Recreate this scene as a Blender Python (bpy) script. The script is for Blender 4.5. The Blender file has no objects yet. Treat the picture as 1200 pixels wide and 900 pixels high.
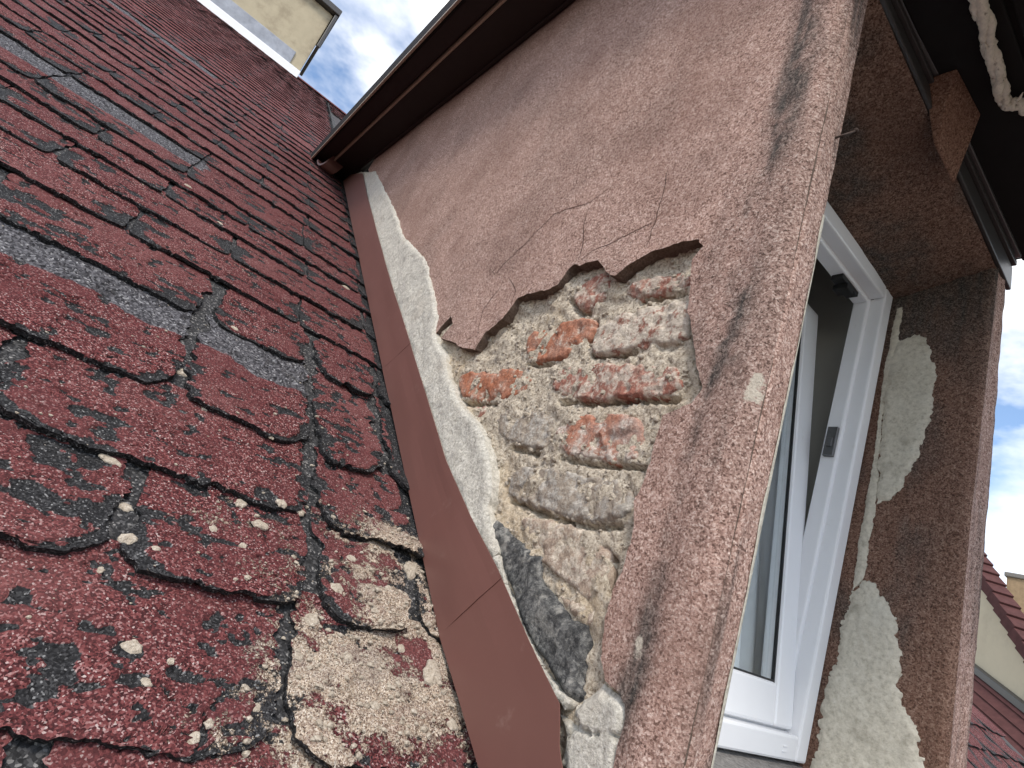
import bpy, math, random
import numpy as np
from mathutils import Vector, Matrix
from mathutils.geometry import delaunay_2d_cdt
from mathutils.bvhtree import BVHTree

R = math.radians
scene = bpy.context.scene
col = scene.collection
random.seed(7)

# ------------------------------------------------------------------ camera
FPX = 657.0                      # focal length in photo pixels (1200 wide)
YAW, PITCH, ROLL = R(33.06), R(17.24), R(20.16)
fw = np.array([math.sin(YAW)*math.cos(PITCH), math.cos(YAW)*math.cos(PITCH), math.sin(PITCH)])
r0 = np.array([math.cos(YAW), -math.sin(YAW), 0.0])
u0 = np.cross(r0, fw)
right = math.cos(ROLL)*r0 + math.sin(ROLL)*u0
up = -math.sin(ROLL)*r0 + math.cos(ROLL)*u0
cam_d = bpy.data.cameras.new('camera')
cam = bpy.data.objects.new('camera', cam_d)
col.objects.link(cam)
cam_d.sensor_width = 36.0
cam_d.lens = FPX/1200*36.0
cam_d.clip_start = 0.02
cam_d.clip_end = 3000
cam.matrix_world = Matrix(((right[0], up[0], -fw[0], 0), (right[1], up[1], -fw[1], 0), (right[2], up[2], -fw[2], 0), (0, 0, 0, 1)))
scene.camera = cam
scene.render.resolution_x, scene.render.resolution_y = 1024, 768

# ------------------------------------------------------------------ sky, sun, exposure
SUN_EL, SUN_AZ = 52.0, 222.0     # azimuth: clockwise from +Y; sun behind and to the left of the viewer
w = bpy.data.worlds.new('World'); scene.world = w; w.use_nodes = True
nt = w.node_tree; nt.nodes.clear()
wo = nt.nodes.new('ShaderNodeOutputWorld'); bg = nt.nodes.new('ShaderNodeBackground')
sky = nt.nodes.new('ShaderNodeTexSky'); sky.sky_type = 'NISHITA'; sky.sun_disc = False
sky.sun_elevation = R(SUN_EL); sky.sun_rotation = R(SUN_AZ); sky.air_density = 1.0; sky.dust_density = 0.2
tc = nt.nodes.new('ShaderNodeTexCoord')
mp = nt.nodes.new('ShaderNodeMapping'); mp.inputs['Scale'].default_value = (1.0, 1.0, 1.8)
mp.inputs['Location'].default_value = (0.35, 0.2, 0.1)
cn = nt.nodes.new('ShaderNodeTexNoise'); cn.inputs['Scale'].default_value = 3.2; cn.inputs['Detail'].default_value = 6; cn.inputs['Roughness'].default_value = 0.55
cr = nt.nodes.new('ShaderNodeValToRGB'); cr.color_ramp.elements[0].position = 0.40; cr.color_ramp.elements[1].position = 0.60
cc = nt.nodes.new('ShaderNodeTexNoise'); cc.inputs['Scale'].default_value = 7.0; cc.inputs['Detail'].default_value = 6
ccr = nt.nodes.new('ShaderNodeValToRGB')
ccr.color_ramp.elements[0].position = 0.35; ccr.color_ramp.elements[0].color = (5.2, 5.4, 5.8, 1)
ccr.color_ramp.elements[1].position = 0.62; ccr.color_ramp.elements[1].color = (8.6, 8.4, 8.1, 1)
mx = nt.nodes.new('ShaderNodeMix'); mx.data_type = 'RGBA'
L = nt.links.new
L(tc.outputs['Generated'], mp.inputs['Vector']); L(mp.outputs['Vector'], cn.inputs['Vector']); L(mp.outputs['Vector'], cc.inputs['Vector'])
L(cn.outputs['Fac'], cr.inputs['Fac']); L(cc.outputs['Fac'], ccr.inputs['Fac'])
L(cr.outputs['Color'], mx.inputs['Factor']); L(sky.outputs['Color'], mx.inputs['A']); L(ccr.outputs['Color'], mx.inputs['B'])
L(mx.outputs['Result'], bg.inputs['Color']); L(bg.outputs['Background'], wo.inputs['Surface'])
bg.inputs['Strength'].default_value = 0.135

sd = bpy.data.lights.new('sun', 'SUN'); sun = bpy.data.objects.new('sun', sd); col.objects.link(sun)
sd.energy = 1.5; sd.angle = R(14); sd.color = (1.0, 0.92, 0.82)
sdir = Vector((math.sin(R(SUN_AZ))*math.cos(R(SUN_EL)), math.cos(R(SUN_AZ))*math.cos(R(SUN_EL)), math.sin(R(SUN_EL))))
sun.rotation_euler = sdir.to_track_quat('Z', 'Y').to_euler()
sun.location = (-3, -3, 6)
vs = scene.view_settings
vs.view_transform = 'Standard'; vs.look = 'None'; vs.gamma = 1.0; vs.use_curve_mapping = False
vs.exposure = 0.88

# ------------------------------------------------------------------ pixel rays (photo 1200 x 900) and planes
Mc = np.array([right, -up, fw])
SL = R(36.2); RD = -0.58         # roof pitch, roof height below the camera at Y=0
XC = 0.45; YF = 0.288            # cheek wall plane X, front wall plane Y
CS, SN = math.cos(SL), math.sin(SL)
RN = np.array([0, -SN, CS])
def ray(x, y): return Mc.T @ np.array([(x-600)/FPX, (y-450)/FPX, 1.0])
def on_x(x, y, X=XC):
    r = ray(x, y); return r*X/r[0]
def on_y(x, y, Y):
    r = ray(x, y); return r*Y/r[1]
def on_z(x, y, Z):
    r = ray(x, y); return r*Z/r[2]
def roof_us(x, y):
    r = ray(x, y); q = r*(RD*CS)/(RN @ r)
    return (q[0], q[1]/CS)
def roof_p(u, s, h=0.0):
    u = np.asarray(u, float); s = np.asarray(s, float); h = np.asarray(h, float)
    return np.stack(np.broadcast_arrays(u, s*CS - SN*h, RD + s*SN + CS*h), -1)
def proj(P):
    c = Mc @ np.asarray(P, float)
    return (600+FPX*c[0]/c[2], 450+FPX*c[1]/c[2], c[2])
def cheek2(pts, X=XC): return np.array([on_x(x, y, X)[1:] for x, y in pts])

# ------------------------------------------------------------------ numpy noise
def _h(ix, iy, iz, seed):
    n = (ix.astype(np.int64)*374761393 + iy.astype(np.int64)*668265263 + iz.astype(np.int64)*2147483647 + seed*1274126177) & 0xFFFFFFFF
    n = ((n ^ (n >> 13)) * 1274126177) & 0xFFFFFFFF
    n = ((n ^ (n >> 16)) * 2246822519) & 0xFFFFFFFF
    return ((n ^ (n >> 15)) & 0xFFFFFF)/float(0xFFFFFF)
def vnoise(x, y, z=0.0, seed=0):
    x, y, z = np.broadcast_arrays(np.asarray(x, float), np.asarray(y, float), np.asarray(z, float))
    ix, iy, iz = np.floor(x), np.floor(y), np.floor(z)
    fx, fy, fz = x-ix, y-iy, z-iz
    fx, fy, fz = [t*t*t*(t*(t*6-15)+10) for t in (fx, fy, fz)]
    def c(a, b, d): return _h(ix+a, iy+b, iz+d, seed)
    x00 = c(0,0,0)*(1-fx)+c(1,0,0)*fx; x10 = c(0,1,0)*(1-fx)+c(1,1,0)*fx
    x01 = c(0,0,1)*(1-fx)+c(1,0,1)*fx; x11 = c(0,1,1)*(1-fx)+c(1,1,1)*fx
    return (x00*(1-fy)+x10*fy)*(1-fz) + (x01*(1-fy)+x11*fy)*fz
def fbm(x, y, z=0.0, seed=0, oct=4, gain=0.5):
    t = 0; a = 1; tot = 0; f = 1.0
    for o in range(oct):
        t = t + a*vnoise(np.asarray(x)*f+o*17.3, np.asarray(y)*f+o*5.1, np.asarray(z)*f+o*9.7, seed+o); tot += a; a *= gain; f *= 2.03
    return t/tot
def sst(a, b, x):
    t = np.clip((np.asarray(x, float)-a)/(b-a), 0, 1); return t*t*(3-2*t)

# ------------------------------------------------------------------ polygons
def inside(P, poly):
    x, y = P[:, 0], P[:, 1]; r = np.zeros(len(P), bool)
    a = poly; b = np.roll(poly, -1, 0)
    for (x1, y1), (x2, y2) in zip(a, b):
        if y1 == y2: continue
        c = ((y1 > y) != (y2 > y)) & (x < (x2-x1)*(y-y1)/(y2-y1)+x1); r ^= c
    return r
def pdist(P, line, closed=True):
    d = np.full(len(P), 1e9)
    n = len(line); m = n if closed else n-1
    for i in range(m):
        a = line[i]; b = line[(i+1) % n]; ab = b-a; L2 = max(ab @ ab, 1e-14)
        t = np.clip(((P-a) @ ab)/L2, 0, 1); q = a+t[:, None]*ab
        d = np.minimum(d, ((P-q)**2).sum(1))
    return np.sqrt(d)
def resample(poly, step, closed=True):
    out = []; n = len(poly); m = n if closed else n-1
    for i in range(m):
        a = poly[i]; b = poly[(i+1) % n]; k = max(1, int(np.hypot(*(b-a))/step))
        for j in range(k): out.append(a+(b-a)*j/k)
    if not closed: out.append(poly[-1])
    return np.array(out)
def roughen(poly, step, amp, freq, seed, closed=True):
    p = resample(np.asarray(poly, float), step, closed)
    n1 = fbm(p[:, 0]*freq*.6, p[:, 1]*freq*.6, 0.3, seed, 5, .72)-.5
    n2 = fbm(p[:, 0]*freq*.6, p[:, 1]*freq*.6, 7.7, seed+31, 5, .72)-.5
    return p+np.stack([n1, n2], 1)*amp*2
def smooth_poly(poly, it=1):
    p = np.asarray(poly, float)
    for _ in range(it):
        q = np.roll(p, -1, 0); p = np.stack([p*.75+q*.25, p*.25+q*.75], 1).reshape(-1, 2)
    return p

# ------------------------------------------------------------------ objects
def wloc(o):
    l = Vector(o.location)
    while o.parent is not None:
        o = o.parent; l += Vector(o.location)
    return l
def place(o, parent, origin):
    col.objects.link(o)
    if parent is not None:
        o.parent = parent; o.location = Vector(origin)-wloc(parent)
    else: o.location = origin
def tag(o, label=None, cat=None, group=None, kind=None):
    if label: o['label'] = label
    if cat: o['category'] = cat
    if group: o['group'] = group
    if kind: o['kind'] = kind
    return o
def empty(name, loc, label, cat, group=None):
    o = bpy.data.objects.new(name, None); o.empty_display_size = .1; col.objects.link(o); o.location = loc
    return tag(o, label, cat, group)
def mesh(name, V, F, mat, parent=None, attrs=None, smooth=True, origin=None):
    V = np.asarray(V, float)
    if origin is None: origin = (V.min(0)+V.max(0))/2
    me = bpy.data.meshes.new(name)
    Vl = (V-np.asarray(origin)).astype(np.float32)
    if isinstance(F, np.ndarray) and F.ndim == 2:
        k = F.shape[1]; n = len(F)
        me.vertices.add(len(V)); me.vertices.foreach_set('co', Vl.ravel())
        me.loops.add(n*k); me.loops.foreach_set('vertex_index', F.astype(np.int32).ravel())
        me.polygons.add(n); me.polygons.foreach_set('loop_start', np.arange(0, n*k, k, dtype=np.int32))
        try: me.polygons.foreach_set('loop_total', np.full(n, k, dtype=np.int32))
        except Exception: pass
        me.update(calc_edges=True); me.validate()
    else:
        me.from_pydata([tuple(v) for v in Vl], [], [tuple(int(i) for i in f) for f in F]); me.update()
    if smooth: me.polygons.foreach_set('use_smooth', np.ones(len(me.polygons), bool))
    for k, a in (attrs or {}).items():
        at = me.attributes.new(k, 'FLOAT', 'POINT'); at.data.foreach_set('value', np.asarray(a, np.float32))
    me.materials.append(mat)
    o = bpy.data.objects.new(name, me); place(o, parent, origin)
    return o
class MB:                                   # collects simple solids into one mesh
    def __init__(s): s.V = []; s.F = []
    def add(s, V, F):
        o = len(s.V); s.V += [tuple(v) for v in V]; s.F += [tuple(i+o for i in f) for f in F]; return s
    def hexa(s, a):                         # 8 corners: bottom 4 (ccw), top 4
        return s.add(a, [(3,2,1,0),(4,5,6,7),(0,1,5,4),(1,2,6,5),(2,3,7,6),(3,0,4,7)])
    def box(s, x0, x1, y0, y1, z0, z1):
        return s.hexa([(x0,y0,z0),(x1,y0,z0),(x1,y1,z0),(x0,y1,z0),(x0,y0,z1),(x1,y0,z1),(x1,y1,z1),(x0,y1,z1)])
    def tube(s, pts, rad, n=10):
        pts = [Vector(p) for p in pts]; V = []; F = []
        for i, p in enumerate(pts):
            t = (pts[min(i+1, len(pts)-1)]-pts[max(i-1, 0)]).normalized()
            a = t.orthogonal().normalized() if i == 0 else (a-t*a.dot(t)).normalized()
            b = t.cross(a); r = rad[i] if hasattr(rad, '__len__') else rad
            V += [p+(a*math.cos(2*math.pi*k/n)+b*math.sin(2*math.pi*k/n))*r for k in range(n)]
        for i in range(len(pts)-1):
            for k in range(n): F.append((i*n+k, i*n+(k+1) % n, (i+1)*n+(k+1) % n, (i+1)*n+k))
        F.append(tuple(range(n))[::-1]); F.append(tuple((len(pts)-1)*n+k for k in range(n)))
        return s.add(V, F)
    def build(s, name, mat, parent=None, bevel=0.0, smooth=False, shear=None, origin=None):
        V = np.array(s.V, float)
        if shear is not None: V = shear(V)
        o = mesh(name, V, s.F, mat, parent, smooth=smooth, origin=origin)
        if bevel:
            m = o.modifiers.new('bevel', 'BEVEL'); m.width = bevel; m.segments = 2; m.limit_method = 'ANGLE'; m.angle_limit = R(40)
        return o
def grid_faces(nu, nv, flip=False):
    i = np.arange(nu*nv).reshape(nv, nu)
    f = np.stack([i[:-1, :-1], i[:-1, 1:], i[1:, 1:], i[1:, :-1]], -1).reshape(-1, 4)
    return f[:, ::-1].copy() if flip else f

def cdt(poly, step, seed, jit=.35, far=None):
    """triangulate a 2D outline with inner points; returns verts, tris, n boundary"""
    lo, hi = poly.min(0), poly.max(0); rs = np.random.RandomState(seed)
    gx, gy = np.meshgrid(np.arange(lo[0], hi[0], step), np.arange(lo[1], hi[1], step))
    P = np.stack([gx.ravel(), gy.ravel()], 1)
    P += (rs.rand(*P.shape)-.5)*2*jit*step
    if far is not None: P = P[rs.rand(len(P)) < far(P)]
    P = P[inside(P, poly)]
    if len(P): P = P[pdist(P, poly) > step*.45]
    A = np.vstack([poly, P]); nb = len(poly)
    r = delaunay_2d_cdt([Vector(p) for p in A], [(i, (i+1) % nb) for i in range(nb)], [], 1, 1e-7)
    V = np.array([tuple(v) for v in r[0]]); F = [tuple(f) for f in r[2]]
    T = []
    for f in F:
        a, b, c = V[f[0]], V[f[1]], V[f[2]]
        T.append(f if (b[0]-a[0])*(c[1]-a[1])-(b[1]-a[1])*(c[0]-a[0]) < 0 else f[::-1])   # faces -X
    return V, T
def relief(name, poly, xbase, hfun, mat, parent, step=.006, depth=.02, seed=1, attrs=None, far=None, origin=None, xsurf=None):
    """a slab on a plane facing -X: outline poly in (Y,Z); hfun(P, d) is how far it stands proud of xbase; sides go back by depth"""
    V2, T = cdt(poly, step, seed, far=far)
    d = pdist(V2, poly); h = hfun(V2, d)
    X = (xbase if xsurf is None else xsurf(V2))
    V = np.stack([X-h, V2[:, 0], V2[:, 1]], 1)
    on = np.where(d < 1e-6)[0]; n = len(V)
    # boundary edges -> skirt
    cnt = {}
    for f in T:
        for a, b in ((f[0], f[1]), (f[1], f[2]), (f[2], f[0])): cnt[(a, b)] = 1
    be = [e for e in cnt if (e[1], e[0]) not in cnt]
    vi = sorted({i for e in be for i in e}); nv_ = len(vi); ix = {v: k for k, v in enumerate(vi)}
    rings = [V[vi].copy()]
    for fr_d in (.3, .65, 1.0):
        q = V[vi].copy(); q[:, 0] += depth*fr_d
        q[:, 1] += (fbm(q[:, 0]*160, q[:, 1]*160, q[:, 2]*160, seed+500, 3)-.5)*.006; q[:, 2] += (fbm(q[:, 0]*160, q[:, 1]*160, q[:, 2]*160, seed+600, 3)-.5)*.006
        rings.append(q)
    F = list(T)
    for r_ in range(3):
        o1, o2 = n+r_*nv_, n+(r_+1)*nv_
        F += [(o1+ix[b], o1+ix[a], o2+ix[a], o2+ix[b]) for a, b in be]
    A = {}
    for k, fn in (attrs or {}).items():
        a = fn(V2, d); A[k] = np.concatenate([a]+[a[vi]]*4)
    A['edge'] = np.concatenate([np.zeros(n), np.ones(4*nv_)])
    return mesh(name, np.vstack([V]+rings), F, mat, parent, A, True, origin)

# ------------------------------------------------------------------ materials
class N:
    def __init__(s, name, rough=.9, spec=.3):
        m = bpy.data.materials.new(name); m.use_nodes = True; s.m = m; s.t = m.node_tree
        s.b = s.t.nodes['Principled BSDF']; s.b.inputs['Roughness'].default_value = rough
        s.b.inputs['Specular IOR Level'].default_value = spec
        s.pos = s.t.nodes.new('ShaderNodeNewGeometry').outputs['Position']
    def n(s, k): return s.t.nodes.new(k)
    def l(s, a, b): s.t.links.new(a, b)
    def put(s, sock, v):
        if hasattr(v, 'is_linked') or isinstance(v, bpy.types.NodeSocket): s.l(v, sock)
        elif isinstance(v, (tuple, list)) and len(v) == 3 and sock.type == 'RGBA': sock.default_value = (*v, 1)
        else: sock.default_value = v
    def vec(s, sc=(1,1,1), rot=(0,0,0)):
        m = s.n('ShaderNodeMapping'); m.inputs['Scale'].default_value = sc; m.inputs['Rotation'].default_value = rot
        s.l(s.pos, m.inputs['Vector']); return m.outputs['Vector']
    def noise(s, scale, detail=4, rough=.55, vec=None, dist=0):
        n = s.n('ShaderNodeTexNoise'); n.inputs['Scale'].default_value = scale; n.inputs['Detail'].default_value = detail
        n.inputs['Roughness'].default_value = rough; n.inputs['Distortion'].default_value = dist
        s.l(vec or s.pos, n.inputs['Vector']); return n.outputs['Fac']
    def vor(s, scale, out='Color', vec=None, feat='F1', rnd=1.0):
        n = s.n('ShaderNodeTexVoronoi'); n.feature = feat; n.inputs['Scale'].default_value = scale; n.inputs['Randomness'].default_value = rnd
        s.l(vec or s.pos, n.inputs['Vector']); return n.outputs[out]
    def ramp(s, fac, stops):
        n = s.n('ShaderNodeValToRGB'); e = n.color_ramp.elements
        while len(e) < len(stops): e.new(.5)
        for i, (p, c) in enumerate(stops): e[i].position = p; e[i].color = (*c, 1) if len(c) == 3 else c
        s.l(fac, n.inputs['Fac']); return n.outputs['Color']
    def mix(s, f, a, b, mode='MIX'):
        n = s.n('ShaderNodeMix'); n.data_type = 'RGBA'; n.blend_type = mode
        s.put(n.inputs['Factor'], f); s.put(n.inputs['A'], a); s.put(n.inputs['B'], b); return n.outputs['Result']
    def math(s, op, a, b=0.0, clamp=False):
        n = s.n('ShaderNodeMath'); n.operation = op; n.use_clamp = clamp; s.put(n.inputs[0], a); s.put(n.inputs[1], b); return n.outputs[0]
    def step(s, x, a, b):
        n = s.n('ShaderNodeMapRange'); n.interpolation_type = 'SMOOTHSTEP'
        s.put(n.inputs['Value'], x); n.inputs['From Min'].default_value = a; n.inputs['From Max'].default_value = b; return n.outputs['Result']
    def attr(s, name):
        n = s.n('ShaderNodeAttribute'); n.attribute_name = name; return n.outputs['Fac']
    def sep(s, c):
        n = s.n('ShaderNodeSeparateColor'); s.l(c, n.inputs[0]); return n.outputs
    def rnd(s): return s.n('ShaderNodeObjectInfo').outputs['Random']
    def bump(s, h, strength=.5, dist=.002, normal=None):
        n = s.n('ShaderNodeBump'); n.inputs['Strength'].default_value = strength; n.inputs['Distance'].default_value = dist
        s.l(h, n.inputs['Height'])
        if normal is not None: s.l(normal, n.inputs['Normal'])
        return n.outputs['Normal']
    def out(s, colr, normal=None, rough=None):
        s.put(s.b.inputs['Base Color'], colr)
        if normal is not None: s.l(normal, s.b.inputs['Normal'])
        if rough is not None: s.put(s.b.inputs['Roughness'], rough)
        return s.m

def m_shingle():
    k = N('red_mineral_shingle', .96, .08)
    cell = k.sep(k.vor(620))[0]; cell2 = k.sep(k.vor(330))[1]
    red = k.ramp(cell, [(0, (.010,.006,.007)), (.25, (.050,.016,.018)), (.55, (.130,.036,.037)), (.80, (.225,.076,.074)), (.96, (.40,.25,.24)), (1, (.58,.50,.47))])
    big = k.noise(9, 5)
    red = k.mix(k.step(big, .35, .7), red, k.mix(.55, red, (.12,.04,.042)))
    fade = k.noise(3.1, 3)
    red = k.mix(k.math('MULTIPLY', k.step(fade, .45, .7), .35), red, (.24,.105,.10))
    red = k.mix(k.math('MULTIPLY', k.rnd(), .25), red, (.13,.05,.05))
    grey = k.ramp(cell2, [(0, (.025,.025,.028)), (.5, (.088,.086,.095)), (.9, (.17,.168,.18)), (1, (.34,.34,.35))])
    blk = k.ramp(cell, [(0, (.012,.012,.013)), (.6, (.032,.032,.034)), (.92, (.07,.07,.072)), (1, (.25,.25,.25))])
    fine = k.noise(160, 4, .7)
    bare = k.step(k.math('ADD', k.attr('bare'), k.math('MULTIPLY', k.math('SUBTRACT', fine, .5), .9)), .42, .58)
    g = k.step(k.math('ADD', k.attr('grey'), k.math('MULTIPLY', k.math('SUBTRACT', fine, .5), .6)), .4, .6)
    c = k.mix(g, red, grey); c = k.mix(bare, c, blk)
    dn = k.noise(240, 3, .75); dn2 = k.noise(45, 4, .6)
    dsum = k.math('ADD', k.attr('dust'), k.math('ADD', k.math('MULTIPLY', k.math('SUBTRACT', dn, .5), 1.7), k.math('MULTIPLY', k.math('SUBTRACT', dn2, .5), 1.2)))
    dust = k.step(dsum, .44, .66)
    dc = k.ramp(k.sep(k.vor(850))[2], [(0, (.06,.042,.034)), (.22, (.29,.215,.16)), (.65, (.53,.435,.335)), (1, (.78,.70,.60))])
    dc = k.mix(k.math('MULTIPLY', k.step(k.sep(k.vor(330))[0], .62, .95), .6), dc, k.mix(.55, dc, (.09,.065,.055)))
    dc = k.mix(k.math('MULTIPLY', k.step(k.noise(26, 5, .65), .46, .68), .65), dc, k.mix(.5, dc, (.19,.105,.09)))
    dc = k.mix(k.math('MULTIPLY', k.step(k.noise(13, 4, .6), .5, .7), .5), dc, k.mix(.6, dc, (.26,.24,.22)))
    c = k.mix(k.math('MULTIPLY', dust, .94), c, dc)
    h = k.math('ADD', k.math('ADD', k.math('MULTIPLY', cell, .6), k.math('MULTIPLY', fine, .8)), k.math('MULTIPLY', dust, k.math('MULTIPLY', k.noise(150, 4, .7), 1.6)))
    nb = k.bump(h, .9, .0026)
    nb = k.bump(k.noise(38, 5, .6), .5, .006, nb)
    return k.out(c, nb, k.mix(bare, (.93,.93,.93), (.72,.72,.72)))
def m_bitumen():
    k = N('bare_bitumen', .8, .35)
    cell = k.sep(k.vor(420))[0]
    c = k.ramp(cell, [(0, (.010,.010,.011)), (.55, (.034,.034,.036)), (.88, (.085,.084,.085)), (1, (.30,.29,.28))])
    return k.out(c, k.bump(k.math('ADD', cell, k.noise(90, 5, .7)), .8, .003))
def m_render(name='pink_roughcast', tint=(1,1,1)):
    k = N(name, .95, .15)
    T = lambda c: tuple(a*b for a, b in zip(c, tint))
    cell = k.sep(k.vor(560))[0]; cellb = k.sep(k.vor(290))[1]; nz = k.noise(420, 3, .75)
    f = k.math('ADD', k.math('ADD', k.math('MULTIPLY', cell, .40), k.math('MULTIPLY', cellb, .22)), k.math('MULTIPLY', nz, .40))
    c = k.ramp(f, [(.16, T((.060,.036,.029))), (.34, T((.25,.150,.120))), (.48, T((.425,.275,.225))), (.62, T((.55,.375,.315))), (.84, T((.80,.64,.56)))])
    lo = k.noise(5, 5, .6)
    c = k.mix(k.step(lo, .42, .72), c, k.mix(.45, c, T((.25,.145,.115))))
    st = k.math('MULTIPLY', k.attr('stain_shade'), k.math('ADD', .35, k.math('MULTIPLY', k.noise(60, 5, .7, k.vec((1,1,.25))), 1.25)), True)  # stains, plus the shade painted under the cheek's eave
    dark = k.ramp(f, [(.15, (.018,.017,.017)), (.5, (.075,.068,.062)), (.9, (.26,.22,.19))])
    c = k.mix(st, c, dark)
    pale = k.step(k.math('ADD', k.attr('pale'), k.math('MULTIPLY', k.math('SUBTRACT', k.noise(150, 4, .7), .5), .9)), .4, .6)
    c = k.mix(pale, c, k.ramp(nz, [(.2, (.36,.31,.25)), (.7, (.62,.56,.47))]))
    e = k.attr('edge')
    c = k.mix(k.math('MULTIPLY', e, .85), c, k.ramp(nz, [(.2, (.04,.03,.024)), (.8, (.20,.15,.115))]))  # broken edge coloured dark: the ledge's shadow put into the colour
    nb = k.bump(f, 1.0, .0036); nb = k.bump(k.noise(70, 4), .4, .004, nb)
    return k.out(c, nb)
def m_mortar(name, stops, sc=260, bump=.9, dist=.003, patch=None, cw=.22):
    k = N(name, .95, .15)
    cell = k.sep(k.vor(sc))[0]; nz = k.noise(sc*.55, 5, .75)
    f = k.math('ADD', k.math('MULTIPLY', cell, cw), k.math('MULTIPLY', nz, 1.02-cw))
    c = k.ramp(f, stops)
    if patch: 
        for (pc, scl, a, b, s2) in patch: c = k.mix(k.math('MULTIPLY', k.step(k.noise(scl, 5, .6), a, b), s2), c, k.mix(.6, c, pc, 'MIX'))
    nb = k.bump(f, bump, dist); nb = k.bump(k.noise(55, 5, .65), .6, .006, nb)
    return k.out(c, nb)
def m_brick(name, a, b, smear, smc=(.50,.43,.34)):
    k = N(name, .93, .15)
    nz = k.noise(210, 5, .75); lo = k.noise(24, 5, .65)
    c = k.mix(k.step(lo, .35, .68), a, b)
    c = k.mix(k.step(nz, .30, .75), k.mix(.55, c, (.05,.025,.02)), c)
    cell = k.sep(k.vor(330))[0]
    sm = k.step(k.math('ADD', k.noise(48, 6, .7), k.math('MULTIPLY', k.math('SUBTRACT', nz, .5), .35)), .78-smear, .92-smear)
    c = k.mix(k.math('MULTIPLY', sm, .88), c, k.mix(cell, k.mix(.4, smc, (.1,.09,.08)), k.mix(.4, smc, (.8,.75,.68))))
    nb = k.bump(k.math('ADD', nz, k.math('MULTIPLY', cell, .4)), .8, .0025); nb = k.bump(k.noise(60, 4), .5, .006, nb)
    return k.out(c, nb)
def m_plain(name, c, rough=.6, spec=.4, var=.25, sc=40, bump=.15, metal=0.0, dirt=None):
    k = N(name, rough, spec); k.b.inputs['Metallic'].default_value = metal
    n = k.noise(sc, 5, .6)
    cc2 = k.mix(n, tuple(x*(1-var) for x in c), tuple(min(1, x*(1+var)) for x in c))
    if dirt: cc2 = k.mix(k.math('MULTIPLY', k.step(k.noise(dirt[1], 6, .7), dirt[2], dirt[3]), dirt[4]), cc2, dirt[0])
    return k.out(cc2, k.bump(n, bump, .002))

M = {}
M['shingle'] = m_shingle(); M['bitumen'] = m_bitumen()
M['render'] = m_render()
M['render_brown'] = m_render('brown_roughcast', (.58,.49,.42))  # same roughcast, darker and browner, for reveal, lintel and bracket
M['fillet'] = m_mortar('pale_mortar', [(.22, (.16,.145,.12)), (.40, (.44,.415,.36)), (.58, (.64,.61,.54)), (.85, (.82,.79,.72))], 330, .9, .003, [((.30,.275,.235), 40, .58, .72, .6), ((.54,.47,.375), 9, .50, .7, .55)], .12)
M['cement'] = m_mortar('dark_cement', [(.22, (.018,.018,.019)), (.42, (.075,.075,.075)), (.6, (.17,.168,.16)), (.85, (.40,.385,.35))], 300, .9, .003, [((.02,.02,.021), 60, .5, .62, .9), ((.42,.40,.36), 45, .54, .66, .85), ((.36,.345,.31), 16, .56, .7, .7)], .2)
M['bed'] = m_mortar('sandy_bed_mortar', [(.20, (.05,.038,.028)), (.36, (.27,.22,.165)), (.48, (.54,.46,.36)), (.63, (.72,.64,.52)), (.88, (.88,.82,.71))], 330, 1.0, .005, [((.30,.26,.215), 16, .52, .72, .6), ((.66,.50,.31), 12, .50, .70, .7)], .2)
M['plaster'] = m_mortar('cream_plaster', [(.22, (.28,.255,.205)), (.5, (.56,.52,.43)), (.85, (.74,.70,.61))], 240, .4, .0018, [((.24,.215,.17), 26, .5, .72, .7), ((.64,.61,.53), 12, .5, .7, .6)], .06)
M['brick_orange'] = m_brick('orange_brick', (.52,.20,.11), (.64,.36,.26), .24, (.66,.55,.44))
M['brick_red'] = m_brick('pink_red_brick', (.44,.185,.135), (.60,.37,.29), .34, (.64,.53,.42))
M['brick_pink'] = m_brick('chalky_pink_brick', (.56,.25,.16), (.68,.49,.41), .30, (.70,.60,.51))
M['brick_smear'] = m_brick('mortar_smeared_brick', (.40,.18,.13), (.52,.33,.26), .42, (.66,.58,.46))
M['stone_grey'] = m_brick('grey_mortar_covered_brick', (.45,.385,.31), (.56,.48,.385), .34, (.42,.385,.335))
M['stone_beige'] = m_brick('beige_mortar_covered_brick', (.54,.43,.33), (.60,.45,.355), .34, (.66,.56,.43))
M['flash'] = m_plain('painted_sheet_metal', (.165,.075,.062), .42, .45, .10, 9, .05, dirt=((.30,.20,.17), 22, .60, .74, .35))
M['wood'] = m_plain('dark_stained_wood', (.018,.011,.009), .6, .35, .35, 30, .2)
M['crackline'] = m_plain('dirty_crack', (.075,.045,.036), .95, .1, .4, 300, .2)
M['trim'] = m_plain('brown_drip_edge', (.34,.27,.20), .45, .4, .25, 25, .1)
M['black'] = m_plain('black_painted_board', (.011,.010,.010), .75, .2, .3, 30, .2)
M['darkmetal'] = m_plain('dark_grey_sheet', (.045,.043,.042), .4, .5, .3, 18, .1)
M['pvc'] = m_plain('white_plastic', (.80,.81,.83), .32, .5, .03, 30, .02, dirt=((.52,.50,.46), 40, .60, .8, .35))
M['seal'] = m_plain('black_rubber', (.015,.015,.015), .6)
M['steel'] = m_plain('grey_steel', (.16,.16,.16), .35, .5, .2, 80, .1, .7)
M['room'] = m_plain('grey_room_plaster', (.40,.39,.35), .9, .2, .1, 12, .1)
M['sill'] = m_mortar('grey_concrete', [(.2, (.08,.08,.08)), (.5, (.22,.21,.20)), (1, (.4,.39,.37))], 220)
M['curtain'] = m_plain('white_net_curtain', (.84,.85,.87), .9, .1, .05, 60, .1)
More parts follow.
